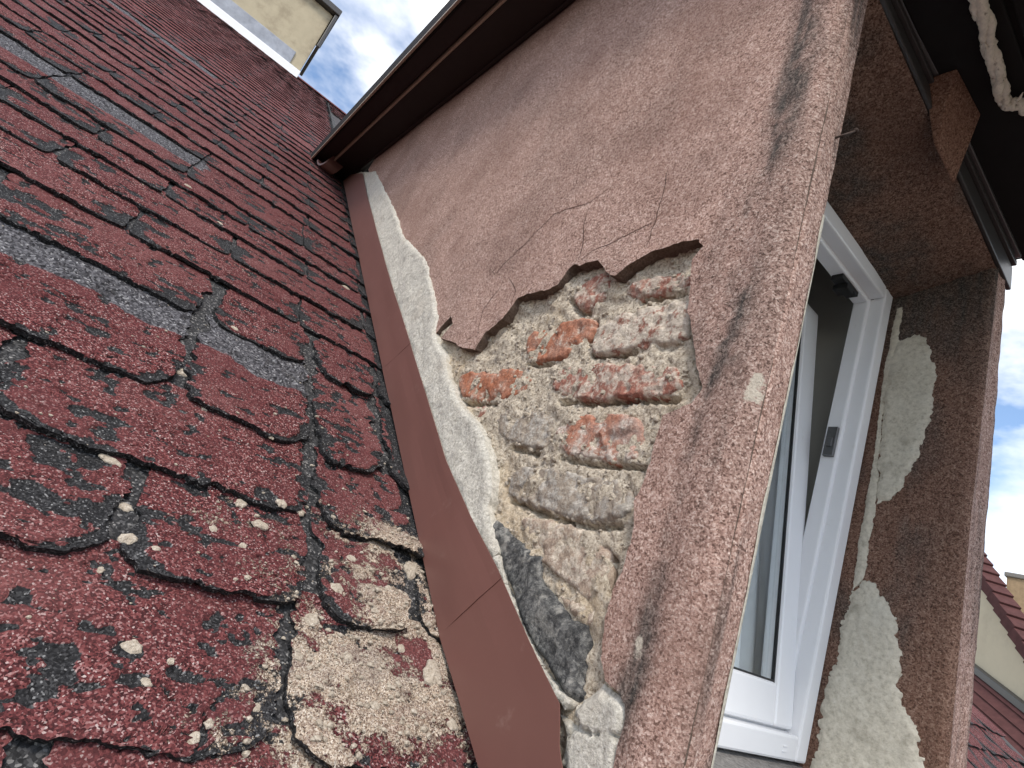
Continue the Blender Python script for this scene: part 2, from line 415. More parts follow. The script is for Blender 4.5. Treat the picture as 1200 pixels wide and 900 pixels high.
M['rope'] = m_plain('frayed_cream_rope', (.74,.68,.57), .95, .1, .35, 160, .9, dirt=((.18,.14,.10), 110, .55, .7, .8))
M['rust'] = m_plain('rusty_steel', (.05,.03,.022), .7, .4, .4, 200, .4)
M['chim'] = m_plain('cream_render', (.44,.385,.275), .95, .1, .15, 9, .5, dirt=((.22,.18,.125), 3.0, .45, .7, .6))
M['zinc'] = m_plain('grey_zinc', (.27,.29,.33), .6, .4, .5, 12, .2, .2)
M['nwall'] = m_plain('neighbour_cream_render', (.56,.49,.36), .95, .1, .10, 2.5, .3, dirt=((.38,.32,.24), 1.5, .5, .75, .4))
M['ntile'] = m_plain('dark_red_tile', (.085,.036,.034), .9, .2, .5, 9, .4)
M['tan_brick'] = m_plain('tan_chimney_brick', (.34,.25,.16), .9, .2, .4, 14, .4)
M['chip'] = m_mortar('mortar_crumbs', [(.2, (.20,.165,.125)), (.5, (.47,.405,.325)), (1, (.74,.69,.60))], 420)
M['ground'] = m_plain('bare_paving', (.13,.12,.105), .95, .1, .4, .6, .3)
k = N('clear_glass', .02, .5); t = k.t
tr = k.n('ShaderNodeBsdfTransparent'); tr.inputs[0].default_value = (.95,.97,.97,1)
gl = k.n('ShaderNodeBsdfGlossy'); gl.inputs['Roughness'].default_value = .01
lw = k.n('ShaderNodeLayerWeight'); lw.inputs['Blend'].default_value = .5
fr_fac = k.math('ADD', .04, k.math('MULTIPLY', k.math('POWER', lw.outputs['Facing'], 4.0), .6))
ms = k.n('ShaderNodeMixShader'); k.l(fr_fac, ms.inputs[0]); k.l(tr.outputs[0], ms.inputs[1]); k.l(gl.outputs[0], ms.inputs[2])
k.l(ms.outputs[0], t.nodes['Material Output'].inputs['Surface']); M['glass'] = k.m

# ================================================================== SETTING
g = MB(); g.add([(-400,-400,-7.2),(400,-400,-7.2),(400,400,-7.2),(-400,400,-7.2)], [(0,1,2,3)])
tag(g.build('ground', M['ground']), kind='structure')

# ================================================================== HOUSE: roof + shingles
S_LOW, S_TOP = -0.85, 9.55
house = empty('house', (-0.6, 3.0, -7.2), 'house with a steep roof of worn dark red bitumen shingles', 'house')
hb = MB()
ye, ze = S_LOW*CS+.12, RD+S_LOW*SN-.06
hb.box(-3.0, 4.2, ye+.15, ye+.5, -7.2, ze)
hb.build('wall', M['chim'], house)

def dust_field(u, s):
    P = np.stack([np.ravel(u), np.ravel(s)], 1)
    heavy = np.array([roof_us(*p) for p in [(395,640),(440,625),(490,640),(520,740),(562,830),(580,920),(330,920),(318,800),(325,735),(385,725)]])
    lite = np.array([roof_us(*p) for p in [(195,585),(300,575),(400,590),(480,610),(580,920),(210,920),(170,830),(250,770),(330,730),(230,660)]])
    d1 = pdist(P, heavy); d1 = np.where(inside(P, heavy), -d1, d1)
    d2 = pdist(P, lite); d2 = np.where(inside(P, lite), -d2, d2)
    v = .72*sst(.04, -.045, d1) + .36*sst(.03, -.02, d2)
    v -= .50*sst(.56, .42, fbm(P[:,0]*13, P[:,1]*16, 0, 55, 5, .6))+.42*sst(.50, .36, fbm(P[:,0]*34, P[:,1]*40, 0, 56, 4, .6))
    return np.clip(v, 0, 1.0).reshape(np.shape(u))

def make_tab(ua, ub, s0, s1, res, seed, grey=None, slotL=True, slotR=True, wear=0.0, R0=.026):
    rs = np.random.RandomState(seed)
    over = .035
    nu = max(6, int((ub-ua)/res)); nv = max(4, int((s1-s0+over)/res))
    T, Vv = np.meshgrid(np.linspace(0, 1, nu+1), np.linspace(0, 1, nv+1)); 
    Vv = Vv**1.0
    sn = s0+(s1+over-s0)*Vv
    ds = sn-s0
    def edge(base, sgn, on, sd):
        hw = (.007+.004*rs.rand() if s0 < 1.4 else .003) if on else .002
        n = (fbm(sn*26, sd+0*sn, 0, seed+sd, 5, .65)-.46)*((.050 if s0 < 1.4 else .018) if on else .006)
        Rr = (R0*(.6+.9*rs.rand())*(1 if s0 < 1.4 else .45)) if on else .006
        k = np.clip(1-ds/Rr, 0, 1); corner = Rr*(1-np.sqrt(np.clip(1-k*k, 0, 1)))
        return base+sgn*(hw+np.maximum(n, -.006)+corner)
    uL = edge(ua, 1, slotL, 3); uR = edge(ub, -1, slotR, 11)
    U = uL+(uR-uL)*T
    low = (fbm(U*20, 1.5+seed, 0, seed+5, 5, .65)-.5)*(.032 if s0 < 1.4 else .014 if res < .02 else .006)+(fbm(U*130, 2.5+seed, 0, seed+6, 2)-.5)*.006
    lowfar = (fbm(U*3, s0*7, 0, 77)-.5)*.010
    S = sn+(low+lowfar)*(1-Vv)**2
    und = (fbm(U*16, S*22, 0, seed+8, 4)-.5)
    lift = (.010 if s0 < 1.4 else .0092 if res < .011 else .0080 if res < .02 else .0066)+(.016 if s0 < 1.4 else .006)*(fbm(U*7, s0*9+.3, 0, seed+9, 3)-.35)
    H = .004+lift*(1-Vv)**1.6+und*.006*(.4+.6*(1-Vv))
    de = np.minimum(np.minimum(U-uL, uR-U), S-(s0+low*0))
    n1 = fbm(U*15, S*34, 0, 101, 5, .55)
    slot_near = np.minimum(np.where(slotL, (U-uL), 1), np.where(slotR, (uR-U), 1))
    n1 = .72*n1+.28*fbm(U*60, S*80, 0, 111, 3, .6)
    blob = np.exp(-(slot_near/(.030 if s0 > 1.4 else .018))**2)*sst(.125, .07, ds)
    bare = sst(.598, .650, n1+(.29 if s0 > 1.4 else .20)*blob+.10*np.exp(-np.maximum(ds, 0)/.005)+wear)
    pit = sst(.66, .70, fbm(U*48, S*70, 0, 121, 3, .5)+.5*wear)*(1 if res < .009 else 0)
    bare = np.maximum(bare, pit)
    grime = np.exp(-np.maximum(XC-.012-U, 0)/.022)*sst(.7, .95, S)*(U < XC+.03)
    bare = np.maximum(bare, sst(.50, .62, .75*grime+.42*fbm(U*55, S*40, 0, 131, 4, .6)))
    n2 = fbm(U*8+.5*und, S*36+fbm(U*30, S*30, 0, 19)*1.2, 0, 202, 3, .5)
    gate = sst(.42, .55, fbm(U*7, S*12, 0, 303))
    crack = sst(.017 if res < .005 else .026, .005, np.abs(n2-.5))*gate
    bare = np.maximum(bare, crack*.95)
    H = H-.0036*bare-.003*crack
    H = H+.0012*(fbm(U*120, S*120, 0, 404, 2)-.5)*(1 if res < .004 else 0)
    G = np.zeros_like(U)
    if grey is not None: G = sst(grey[0]-.014, grey[0]+.010, S+(fbm(U*11, S*14, 0, 505, 4)-.5)*.05)*sst(grey[1]+.03, grey[1]-.01, U+(fbm(U*30, S*30, 0, 506)-.5)*.05)
    D = dust_field(U, S) if s0 < 1.3 else np.zeros_like(U)
    H = H+(.003+.007*(fbm(U*45, S*45, 0, 515, 4, .6)-.45))*sst(.45, .95, D)*(1-Vv)**.5
    bare = bare*(1-.6*G)*(1-.5*sst(.5, .9, D))
    n_u, n_v = nu+1, nv+1
    idx = np.arange(n_u*n_v).reshape(n_v, n_u)
    V = roof_p(U, S, H).reshape(-1, 3); F = grid_faces(n_u, n_v)
    loop = np.concatenate([idx[::-1, 0], idx[0, 1:], idx[1:, -1]])     # down the left side, along the bottom, up the right side
    b1 = len(V); th = (.0075 if s0 < 1.4 else .0066)+.002*rs.rand()
    Uf, Sf, Hf = U.ravel()[loop], S.ravel()[loop], H.ravel()[loop]
    V1 = V[loop]; V2 = roof_p(Uf, Sf+.002, np.maximum(Hf-th, -.001)); m = len(loop)
    i = np.arange(m-1); F2 = np.stack([b1+i, b1+m+i, b1+m+i+1, b1+i+1], 1)
    A = {'bare': np.concatenate([bare.ravel(), np.full(m, .75), np.ones(m)]),
         'grey': np.concatenate([G.ravel(), np.zeros(2*m)]),
         'dust': np.concatenate([D.ravel(), D.ravel()[loop]*.6, np.zeros(m)])}
    return np.vstack([V, V1, V2]), np.vstack([F, F2]), A

rows = [-.85,-.70,-.555,-.41,-.265,-.12,.03,.18,.33,.475,.622,.775,.92,1.068,1.325,1.505,1.663,1.815,1.94,2.06]
grey_at = {1.068: (1.236, .255), 2.06: (2.185, -.085)}
s = 2.31
while s < S_TOP-.1:
    rows.append(round(s, 3)); s += (.255 if abs(s-3.96) < .08 else .149)
    if abs(rows[-1]-3.96) < .08: grey_at[rows[-1]] = (rows[-1]+.13, -.33)
rows.append(S_TOP)
typ = {.775: 0, .92: 1, 1.068: 0, 1.325: 0, 1.505: 1, 1.663: 0, 1.815: 1, 1.94: 0, 2.06: 1}
tabs = []
for i in range(len(rows)-1):
    s0, s1 = rows[i], rows[i+1]
    par = typ.get(s0, (i+1) % 2)
    brk = [(.068 if par == 0 else -.102)+.34*k for k in range(-9, 13)]
    brk = [b+random.uniform(-.008, .008) for b in brk]
    if .7 < s0 < 1.4:
        brk = [b for b in brk if abs(b-.265) > .07]+[.262]
    brk = sorted(brk)
    for a, b in zip(brk[:-1], brk[1:]):
        for lo, hi in ((-2.9, XC+.012), (1.19, 4.1)):
            if s0*CS > 6.5 and lo > 1: a2, b2 = max(a, .47), min(b, hi)
            else: a2, b2 = max(a, lo), min(b, hi)
            if s0*CS < .1 and lo > 1: a2, b2 = max(a, XC+.012), min(b, hi)
            if b2-a2 < .03: continue
            c = roof_p((a2+b2)/2, (s0+s1)/2)
            pts = [proj(roof_p(x, y)) for x in (a2, (a2+b2)/2, b2) for y in (s0, s1)]
            vis = any(p[2] > 0 and -10 < p[0] < 1210 and -10 < p[1] < 910 for p in pts) and hi < 1
            tabs.append((np.linalg.norm(c), vis, a2, b2, s0, s1, a2 == a, b2 == b))
tabs.sort(key=lambda t: (not t[1], t[0]))
deck = MB()
th = .12
nU, nS = 60, 300
# roof deck: the black underlay, a gently uneven sheet with a board thickness below
Ug, Sg = np.meshgrid(np.linspace(-2.95, .50, 150), np.concatenate([np.arange(S_LOW, 2.4, .012), np.linspace(2.4, S_TOP, 160)]))
Hg = .0015*(fbm(Ug*40, Sg*40, 0, 900, 3)-.5)*2
Vd = roof_p(Ug, Sg, Hg).reshape(-1, 3); Fd = grid_faces(Ug.shape[1], Ug.shape[0])
roof = mesh('roof', Vd, Fd, M['bitumen'], house)
rr = MB()
for (x0, x1, a, b) in ((-2.95, 4.15, S_LOW, 0.30), (1.19, 4.15, .30, S_TOP), (.50, 1.19, 5.2, S_TOP), (-2.95, .44, .30, S_TOP)):
    P = [roof_p(x, s, h) for h in (-.1, -.004) for x, s in ((x0, a), (x1, a), (x1, b), (x0, b))]
    rr.hexa(P)
rr.build('roof_boarding', M['wood'], house)
bvhV, bvhF = [], []
fieldV, fieldF, fieldA, off = [], [], {'bare': [], 'grey': [], 'dust': []}, 0
for n, (dist, vis, a, b, s0, s1, eL, eR) in enumerate(tabs):
    if vis: res = .0026 if dist < 1.0 else .004 if dist < 1.5 else .006 if dist < 2.4 else .011 if dist < 4 else .02
    else: res = .04
    wear = .004 if (s0 < .9) else (.0 if dist < 3 else -.01 if dist < 4.5 else -.12)
    V, F, A = make_tab(a, b, s0, s1, res, 1000+n, grey_at.get(s0), eL, eR, wear, .036 if dist < 3 else .03)
    if vis and n < 300:
        mesh('shingle', V, F, M['shingle'], roof, A)
        if dist < 1.9:
            o = sum(len(v) for v in bvhV); bvhV.append(V); bvhF.append(F+o)
    else:
        fieldV.append(V); fieldF.append(F+off); off += len(V)
        for kk in A: fieldA[kk].append(A[kk])
fo = mesh('shingle_field', np.vstack(fieldV), np.vstack(fieldF), M['shingle'], roof, {kk: np.concatenate(v) for kk, v in fieldA.items()})
tag(fo, kind='stuff')
rc = MB()
for i in range(-9, 13):
    x0 = i*.33; P = []
    for dx in (0.004, .334):
        for (ss, hh) in ((S_TOP-.14, .020+.004*(dx > .1)), (S_TOP, .028), (S_TOP+.02, -.1)):
            P.append(roof_p(x0+dx, ss, hh))
    m = MB(); m.add(P, [(0,3,4,1),(1,4,5,2),(0,1,2),(3,5,4),(0,2,5,3)])
    V = np.array(m.V); mesh('ridge_cap', V, m.F, M['shingle'], roof, {'bare': np.full(6, .3), 'grey': np.zeros(6), 'dust': np.zeros(6)}, smooth=False)
BV = np.vstack(bvhV); BF = np.vstack(bvhF)
bvh = BVHTree.FromPolygons([Vector(v) for v in np.vstack([BV, Vd])], [tuple(int(i) for i in f) for f in np.vstack([BF, Fd+len(BV)])])

# ================================================================== DORMER
dormer = empty('dormer', (.8, .288, -.37), 'dormer with pink rendered side wall broken open to the bricks', 'dormer')
ZE = lambda Y: 1.309+.103*Y                                   # underside of the eave along the cheek
# ---- render coat on the cheek
px_left = [(432,199),(442,225),(456,250),(468,285),(482,302),(500,325),(508,345),(510,370),(511,391),(528,370),(531,380),(517,396),
  (532,402),(544,408),(557,410),(569,391),(592,374),(609,349),(645,341),(656,334),(668,316),(676,310),(682,314),(703,306),(718,324),(724,326),
  (745,310),(768,297),(802,287),(822,283),(825,291),(812,306),(808,333),(806,364),(812,395),(814,425),(823,454),(812,471),(778,488),(774,502),
  (762,540),(755,562),(743,588),(743,616),(736,644),(729,669),(718,690),(708,725),(704,770),(708,795),(732,823),(731,851),(722,886),(716,920)]
edge2 = roughen(cheek2(px_left), .004, .0042, 70, 5, closed=False)
edge2 = edge2[edge2[:, 1] < ZE(edge2[:, 0])-.002]
tail = np.array([[.352,-.20],[.335,-.34],[YF,-.37]])
front = resample(np.array([[YF,-.37],[YF,ZE(YF)]]), .012, closed=False)[1:]
top = resample(np.array([[YF,ZE(YF)],[edge2[0][0]-.02, ZE(edge2[0][0])]]), .03, closed=False)[1:]
outline = np.vstack([edge2, tail, front, top])
dam = edge2
def h_render(P, d):
    Y, Z = P[:, 0], P[:, 1]
    h = (fbm(Y*6, Z*6, 0, 11, 4)-.5)*.007+(fbm(Y*40, Z*40, 0, 12, 3)-.5)*.0022
    r = .016; k = np.clip(1-(Y-YF)/r, 0, 1); h = h-r*(1-np.sqrt(np.clip(1-k*k, 0, 1)))*.9
    h = h+.0030*np.exp(-((Y-.322)/.010)**2)                    # soft rib beside the corner
    # the loose lip above the hole stands a little proud
    lip = cheek2([(545,408),(600,365),(690,312),(725,326),(822,284)])
    dl = pdist(P, lip, False); h = h+.007*np.exp(-(dl/.035)**2)*(fbm(Y*18, Z*18, 0, 14)+.2)
    return h
def a_stain_shade(P, d):
    Y, Z = P[:, 0], P[:, 1]
    wob = (fbm(Z*4, 0*Y+.2, 0, 21, 3)-.5)*.02
    wid = .010+.016*fbm(Z*7, 0*Y+4.2, 0, 26, 3)
    st = np.exp(-((Y-.330-wob-.02*sst(.15, -.1, Z))/wid)**2)*(.12+1.0*sst(.33, .66, fbm(Z*9, Y*55, 0, 22, 5, .6)))
    st = st+.35*sst(.45, .34, Y)*sst(.45, .7, fbm(Y*26, Z*3.0, 0, 23, 4))
    st = st+.16*sst(.5, .75, fbm(Y*7, Z*7, 0, 24, 4))
    st = st+.55*np.exp(-(ZE(Y)-Z)/.03)  # shade below the eave, painted into the wall colour
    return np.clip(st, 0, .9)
chips = [cheek2(c) for c in ([(884,436),(889,432),(885,452),(881,468),(870,470),(874,455)], [(744,748),(750,746),(750,765),(744,768)], [(733,772),(740,770),(736,780)])]
def a_pale(P, d):
    v = np.zeros(len(P))
    for c in chips:
        dd = pdist(P, c); v = np.maximum(v, np.where(inside(P, c), .75, sst(.006, 0, dd)*.6))
    return v
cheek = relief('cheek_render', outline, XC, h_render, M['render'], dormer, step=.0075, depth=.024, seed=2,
    attrs={'stain_shade': a_stain_shade, 'pale': a_pale}, far=lambda P: np.clip((.9/np.maximum(P[:, 0], .3))**2.2, .02, 1))
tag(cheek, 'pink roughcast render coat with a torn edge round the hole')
# cracks in the render: narrow grooves
for pts in ([(570,312),(579,321),(596,303),(612,288),(649,251),(668,244),(691,237),(718,218)], [(783,196),(778,222),(768,259),(759,294)], [(768,259),(733,276),(700,294),(684,306)],
            [(690,243),(686,262),(681,303)], [(560,398),(566,362),(585,338),(590,325)], [(600,362),(604,340),(596,325)]):
    c2 = roughen(cheek2(pts), .005, .004, 90, 41, closed=False); n = len(c2)
    tt = np.gradient(c2, axis=0); nn = np.stack([-tt[:, 1], tt[:, 0]], 1); nn /= np.linalg.norm(nn, axis=1)[:, None]+1e-9
    wd = .00055*(1-np.linspace(-1, 1, n)**4)+.0001; hh = h_render(c2, None)
    Vc = []
    for k3, (off2, dep) in enumerate(((-1, .0006), (0, .0009), (1, .0006))):
        q = c2+nn*(off2*wd)[:, None]; Vc.append(np.stack([XC-hh-dep, q[:, 0], q[:, 1]], 1))
    mesh('crack', np.vstack(Vc), np.vstack([np.stack([np.arange(n-1)+o*n, np.arange(1, n)+o*n, np.arange(1, n)+(o+1)*n, np.arange(n-1)+(o+1)*n], 1) for o in (0, 1)]), M['crackline'], cheek)

# ---- bedding mortar behind the hole
bedpoly = cheek2([(500,335),(560,345),(660,300),(700,290),(838,268),(838,470),(795,505),(775,600),(750,660),(725,740),(752,820),(740,950),(640,950),(575,660),(545,590),(515,470)])
def h_bed(P, d):
    Y, Z = P[:, 0], P[:, 1]
    h = (fbm(Y*22, Z*26, 0, 61, 5, .6)-.5)*.018+(fbm(Y*95, Z*95, 0, 62, 3)-.5)*.009
    for c_ in CREV:
        h = h-.017*sst(.0042, .0012, pdist(P, c_, False)+(fbm(Y*120, Z*120, 0, 63, 2)-.5)*.004)
    return h
CREV = [cheek2(c) for c in ([(688,412),(705,411),(737,408)], [(650,467),(690,468),(735,464),(785,463)], [(650,533),(684,540),(735,543),(748,546)], [(588,582),(607,590),(645,604),(683,614),(718,612)],
  [(808,312),(806,345),(807,390),(813,425),(820,450)], [(612,423),(640,423)], [(664,348),(672,361),(684,362)], [(690,372),(684,400)], [(536,470),(575,471)], [(590,520),(622,528)], [(745,348),(798,336)], [(700,640),(711,655),(706,690)])]
bed = relief('bedding_mortar', bedpoly, XC+.0125, h_bed, M['bed'], dormer, step=.0042, depth=.02, seed=3)
tag(bed, 'sandy crumbling mortar between the exposed bricks')
BR = [('brick_red', 'red brick half hidden under the render lip', .011, [(664,345),(676,329),(703,312),(718,324),(703,345),(684,360),(672,358)]),
  ('brick_red', None, .012, [(726,334),(740,324),(783,313),(806,308),(811,322),(799,333),(745,345),(727,342)]),
  ('brick_orange', 'bright orange brick with a worn corner', .014, [(609,406),(615,387),(645,375),(668,371),(689,366),(692,376),(682,398),(660,414),(636,420),(613,420)]),
  ('brick_smear', 'brick smeared with pale mortar', .015, [(687,402),(699,372),(730,360),(770,350),(799,341),(806,352),(804,387),(783,398),(737,406),(691,414)]),
  ('brick_orange', 'bright orange brick beside the pale mortar strip', .012, [(531,446),(537,433),(570,430),(607,429),(619,439),(607,457),(575,468),(538,466)]),
  ('brick_red', None, .014, [(637,444),(655,425),(690,421),(730,421),(790,424),(797,442),(784,460),(733,461),(690,465),(660,465),(646,459)]),
  ('brick_red', None, .008, [(546,474),(567,470),(559,487),(549,485)]),
  ('stone_grey', 'brick under a skin of grey mortar', .010, [(572,486),(590,476),(615,472),(642,478),(641,505),(636,521),(622,524),(591,516),(576,502)]),
  ('brick_pink', 'chalky pink and orange brick', .016, [(645,507),(651,492),(670,481),(700,480),(733,482),(750,492),(744,528),(733,538),(700,537),(683,535),(651,529)]),
  ('stone_grey', 'grey beige brick under mortar', .014, [(586,566),(600,543),(632,541),(657,547),(702,556),(733,558),(741,569),(733,597),(718,609),(683,610),(645,600),(607,587),(588,579)]),
  ('stone_beige', 'beige pink brick under mortar', .010, [(600,600),(640,606),(666,610),(702,632),(709,654),(702,692),(688,702),(657,682),(632,661),(608,628)]),
  ('stone_beige', None, .006, [(640,690),(662,700),(694,712),(704,728),(684,732),(662,718)])]
for i, (mt, lb, pr, px) in enumerate(BR):
    poly = roughen(smooth_poly(cheek2(px), 1), .0025, .0055, 95, 70+i)
    def hb_(P, d, i=i, pr=pr):
        Y, Z = P[:, 0], P[:, 1]
        e = np.clip(d/.0042, 0, 1); e = np.sqrt(np.clip(1-(1-e)**2, 0, 1))
        chip = sst(.60, .68, fbm(Y*34, Z*34, i+.4, 73, 3)+.16*np.exp(-d/.008))
        return (pr-.004)*.55*(e-.6)+.0015+(fbm(Y*26, Z*30, i, 71, 4)-.5)*.008*e+(fbm(Y*120, Z*120, i, 72, 3)-.5)*.0035-.004*chip
    b = relief('brick', poly, XC+.0122, hb_, M[mt], bed, step=.0028, depth=.03, seed=80+i)
    if lb: tag(b, lb)
# loose lumps of mortar pressed between the bricks
rs = np.random.RandomState(5)
lump = MB()
hole2 = np.vstack([cheek2(px_left[9:]), cheek2([(640,920),(575,655),(545,590),(520,470)])])
def rock(rs, n=1):
    """a 20-face crumb"""
    t = (1+5**.5)/2
    V = np.array([(-1,t,0),(1,t,0),(-1,-t,0),(1,-t,0),(0,-1,t),(0,1,t),(0,-1,-t),(0,1,-t),(t,0,-1),(t,0,1),(-t,0,-1),(-t,0,1)], float)
    V /= np.linalg.norm(V[0]); V *= (.7+.6*rs.rand(12))[:, None]
    F = [(0,11,5),(0,5,1),(0,1,7),(0,7,10),(0,10,11),(1,5,9),(5,11,4),(11,10,2),(10,7,6),(7,1,8),(3,9,4),(3,4,2),(3,2,6),(3,6,8),(3,8,9),(4,9,5),(2,4,11),(6,2,10),(8,6,7),(9,8,1)]
    return V, F
P_ = np.stack([rs.uniform(bedpoly[:, 0].min(), bedpoly[:, 0].max(), 4000), rs.uniform(bedpoly[:, 1].min(), bedpoly[:, 1].max(), 4000)], 1)
P_ = P_[inside(P_, hole2)][:1100]; HB = h_bed(P_, None)
for p, hb0 in zip(P_, HB):
    V, F = rock(rs); sz = .0011+.0042*rs.rand()**3
    lump.add(V*sz*np.array([.8, 1, .8])+np.array([XC+.0125-hb0, p[0], p[1]]), F)
tag(lump.build('mortar_grit', M['chip'], dormer, smooth=True), kind='stuff')

# ---- pale mortar fillet along the flashing
fl_right = [(420,203),(424,225),(434,265),(446,300),(455,340),(468,375),(480,405),(490,440),(500,470),(512,505),(522,540),(535,575),(548,605),(560,630),(577,655),(603,712),(630,775),(653,822)]
fil_r = [(440,201),(461,241),(473,276),(500,306),(506,330),(513,372),(511,395),(523,418),(526,441),(538,471),(553,487),(567,512),(574,540),(578,565),(573,595),(576,615),(586,650)]
fp = roughen(cheek2([(x-3, y) for x, y in fl_right[:15]]+fil_r[::-1]), .004, .009, 38, 91)
def h_fil(P, d):
    Y, Z = P[:, 0], P[:, 1]; k = np.clip(d/.022, 0, 1)
    return .001+.006*np.clip(d/.006, 0, 1)*(.3+fbm(Y*14, Z*14, 0, 93))+(fbm(Y*30, Z*30, 0, 92, 5, .6)-.5)*.008
fil = relief('mortar_fillet', fp, XC, h_fil, M['fillet'], dormer, step=.0045, depth=.028, seed=9, far=lambda P: np.clip((1.2/np.maximum(P[:, 0], .3))**2, .05, 1))
tag(fil, 'pale mortar strip along the metal flashing')
fp2 = roughen(cheek2([(575,652),(603,712),(630,775),(650,818),(662,832),(668,822),(652,808),(638,790),(620,759),(604,721),(590,686),(586,650)]), .003, .003, 70, 94)
tag(relief('mortar_fillet', fp2, XC+.002, lambda P, d: .002+.006*np.clip(d/.005, 0, 1)+(fbm(P[:, 0]*80, P[:, 1]*80, 0, 95)-.5)*.005, M['fillet'], dormer, step=.004, depth=.024, seed=10), 'thin pale mortar line beside the dark cement')
gp = roughen(cheek2([(568,616),(578,606),(592,623),(610,637),(626,651),(627,676),(641,693),(659,721),(680,732),(683,760),(676,795),(682,812),(664,826),(652,809),(638,791),(620,760),(603,721),(589,686),(578,655)]), .003, .005, 60, 96)
tag(relief('cement_patch', gp, XC+.012, lambda P, d: .010*np.clip(d/.008, 0, 1)+(fbm(P[:, 0]*24, P[:, 1]*24, 0, 97, 5, .6)-.5)*.011+(fbm(P[:, 0]*120, P[:, 1]*120, 0, 98, 2)-.5)*.003, M['cement'], dormer, step=.0035, depth=.02, seed=11), 'dark grey cement patch')
lp = roughen(cheek2([(650,836),(664,842),(668,828),(690,812),(703,800),(716,808),(734,823),(733,851),(725,886),(722,960),(636,960),(646,905),(656,866)]), .003, .005, 60, 99)
def h_low(P, d):
    Y, Z = P[:, 0], P[:, 1]; cr_ = sst(.02, .004, np.abs(fbm(Y*14, Z*14, 0, 100, 3)-.5))
    return .010*np.clip(d/.01, 0, 1)+(fbm(Y*22, Z*22, 0, 101, 4)-.5)*.012-.008*cr_
tag(relief('mortar_patch', lp, XC+.008, h_low, M['fillet'], dormer, step=.0032, depth=.02, seed=12), 'cracked pale mortar patch at the foot of the side wall')

# ---- sheet-metal flashing, three lapped sheets
fl_left = [(400,205),(404,222),(418,290),(434,365),(450,440),(470,535),(491,635),(513,738),(538,820),(561,899),(590,985),(620,1060)]
fl_r2 = [(425,203),(430,228),(452,310),(474,382),(496,452),(522,538),(551,606),(581,664),(622,756),(656,826),(655,880),(676,985),(708,1060)]
def col_at(lst, t):
    p = np.array(lst, float); d = np.concatenate([[0], np.cumsum(np.hypot(*np.diff(p, axis=0).T))]); d /= d[-1]
    return np.array([np.interp(t, d, p[:, 0]), np.interp(t, d, p[:, 1])])
def t_of_y(lst, y):
    p = np.array(lst, float); d = np.concatenate([[0], np.cumsum(np.hypot(*np.diff(p, axis=0).T))]); d /= d[-1]
    return np.interp(y, p[:, 1], d)
cuts = [((400,205),(425,203)), ((437,432),(469,402)), ((515,744),(581,677)), ((620,1060),(708,1060))]
for i in range(3):
    (La, Ra), (Lb, Rb) = cuts[i], cuts[i+1]
    tl = np.linspace(t_of_y(fl_left, La[1]), t_of_y(fl_left, Lb[1]), 26); tr_ = np.linspace(t_of_y(fl_r2, Ra[1]), t_of_y(fl_r2, Rb[1]), 26)
    lift = .0022*(2-i)
    V = []; nW = 9
    for a, b in zip(tl, tr_):
        A_ = on_x(*col_at(fl_left, a), XC-.012-lift*.5); B_ = on_x(*col_at(fl_r2, b), XC-.010-lift*.5)
        for w_ in np.linspace(0, 1, nW):
            q = A_*(1-w_)+B_*w_
            q = q+np.array([(fbm(q[1]*5, w_*2, i, 111, 2)-.5)*.003, 0, 0])
            V.append(q)
    V = np.array(V); n = len(V)
    F = [tuple(f) for f in grid_faces(nW, 26, True)]
    V2 = V+np.array([.0012, 0, 0])
    ring = [r*nW for r in range(26)]+[25*nW+c for c in range(1, nW)]+[r*nW+nW-1 for r in range(24, -1, -1)]+[c for c in range(nW-2, 0, -1)]
    F2 = [(ring[j], ring[(j+1) % len(ring)], n+ring[(j+1) % len(ring)], n+ring[j]) for j in range(len(ring))]
    mesh('flashing_sheet', np.vstack([V, V2]), F+F2, M['flash'], dormer, smooth=False)

# ---- front of the dormer: left jamb, arris, lintel, right jamb with reveal
def grid_patch(name, fn, nu, nv, mat, parent, amp=.003, attrs=None, seed=0, nrm=(0,-1,0)):
    U, W = np.meshgrid(np.linspace(0, 1, nu), np.linspace(0, 1, nv))
    P = np.array([fn(a, b) for a, b in zip(U.ravel(), W.ravel())])
    nn = (fbm(P[:, 0]*35, P[:, 1]*35, P[:, 2]*35, seed, 4)-.5)*amp*2
    P = P+np.array(nrm)*nn[:, None]
    A = {k_: f_(P) for k_, f_ in (attrs or {}).items()}
    A.setdefault('edge', np.zeros(len(P))); A.setdefault('pale', np.zeros(len(P)))
    return mesh(name, P, grid_faces(nu, nv), mat, parent, A)
XI = .500
def jamb(a, b):
    z = -.37+b*1.69; x = XC+.0125+a*(XI-XC-.0125)
    return (x, YF-.0025+.0085*max(0, 1-a/.22)**2, z)
grid_patch('front_jamb', jamb, 22, 170, M['render'], dormer, .0013, {'stain_shade': lambda P: np.clip(.55*sst(.42, .7, fbm(P[:, 0]*70, P[:, 2]*5, 0, 121, 4))+.25*sst(.2, .7, P[:, 2]), 0, .9)}, 3)  # streaked, and a little darker towards the top
jb = MB(); jb.box(XC+.030, XI-.004, YF+.006, .45, -.37, 1.3); jb.build('jamb_core', M['sill'], dormer)
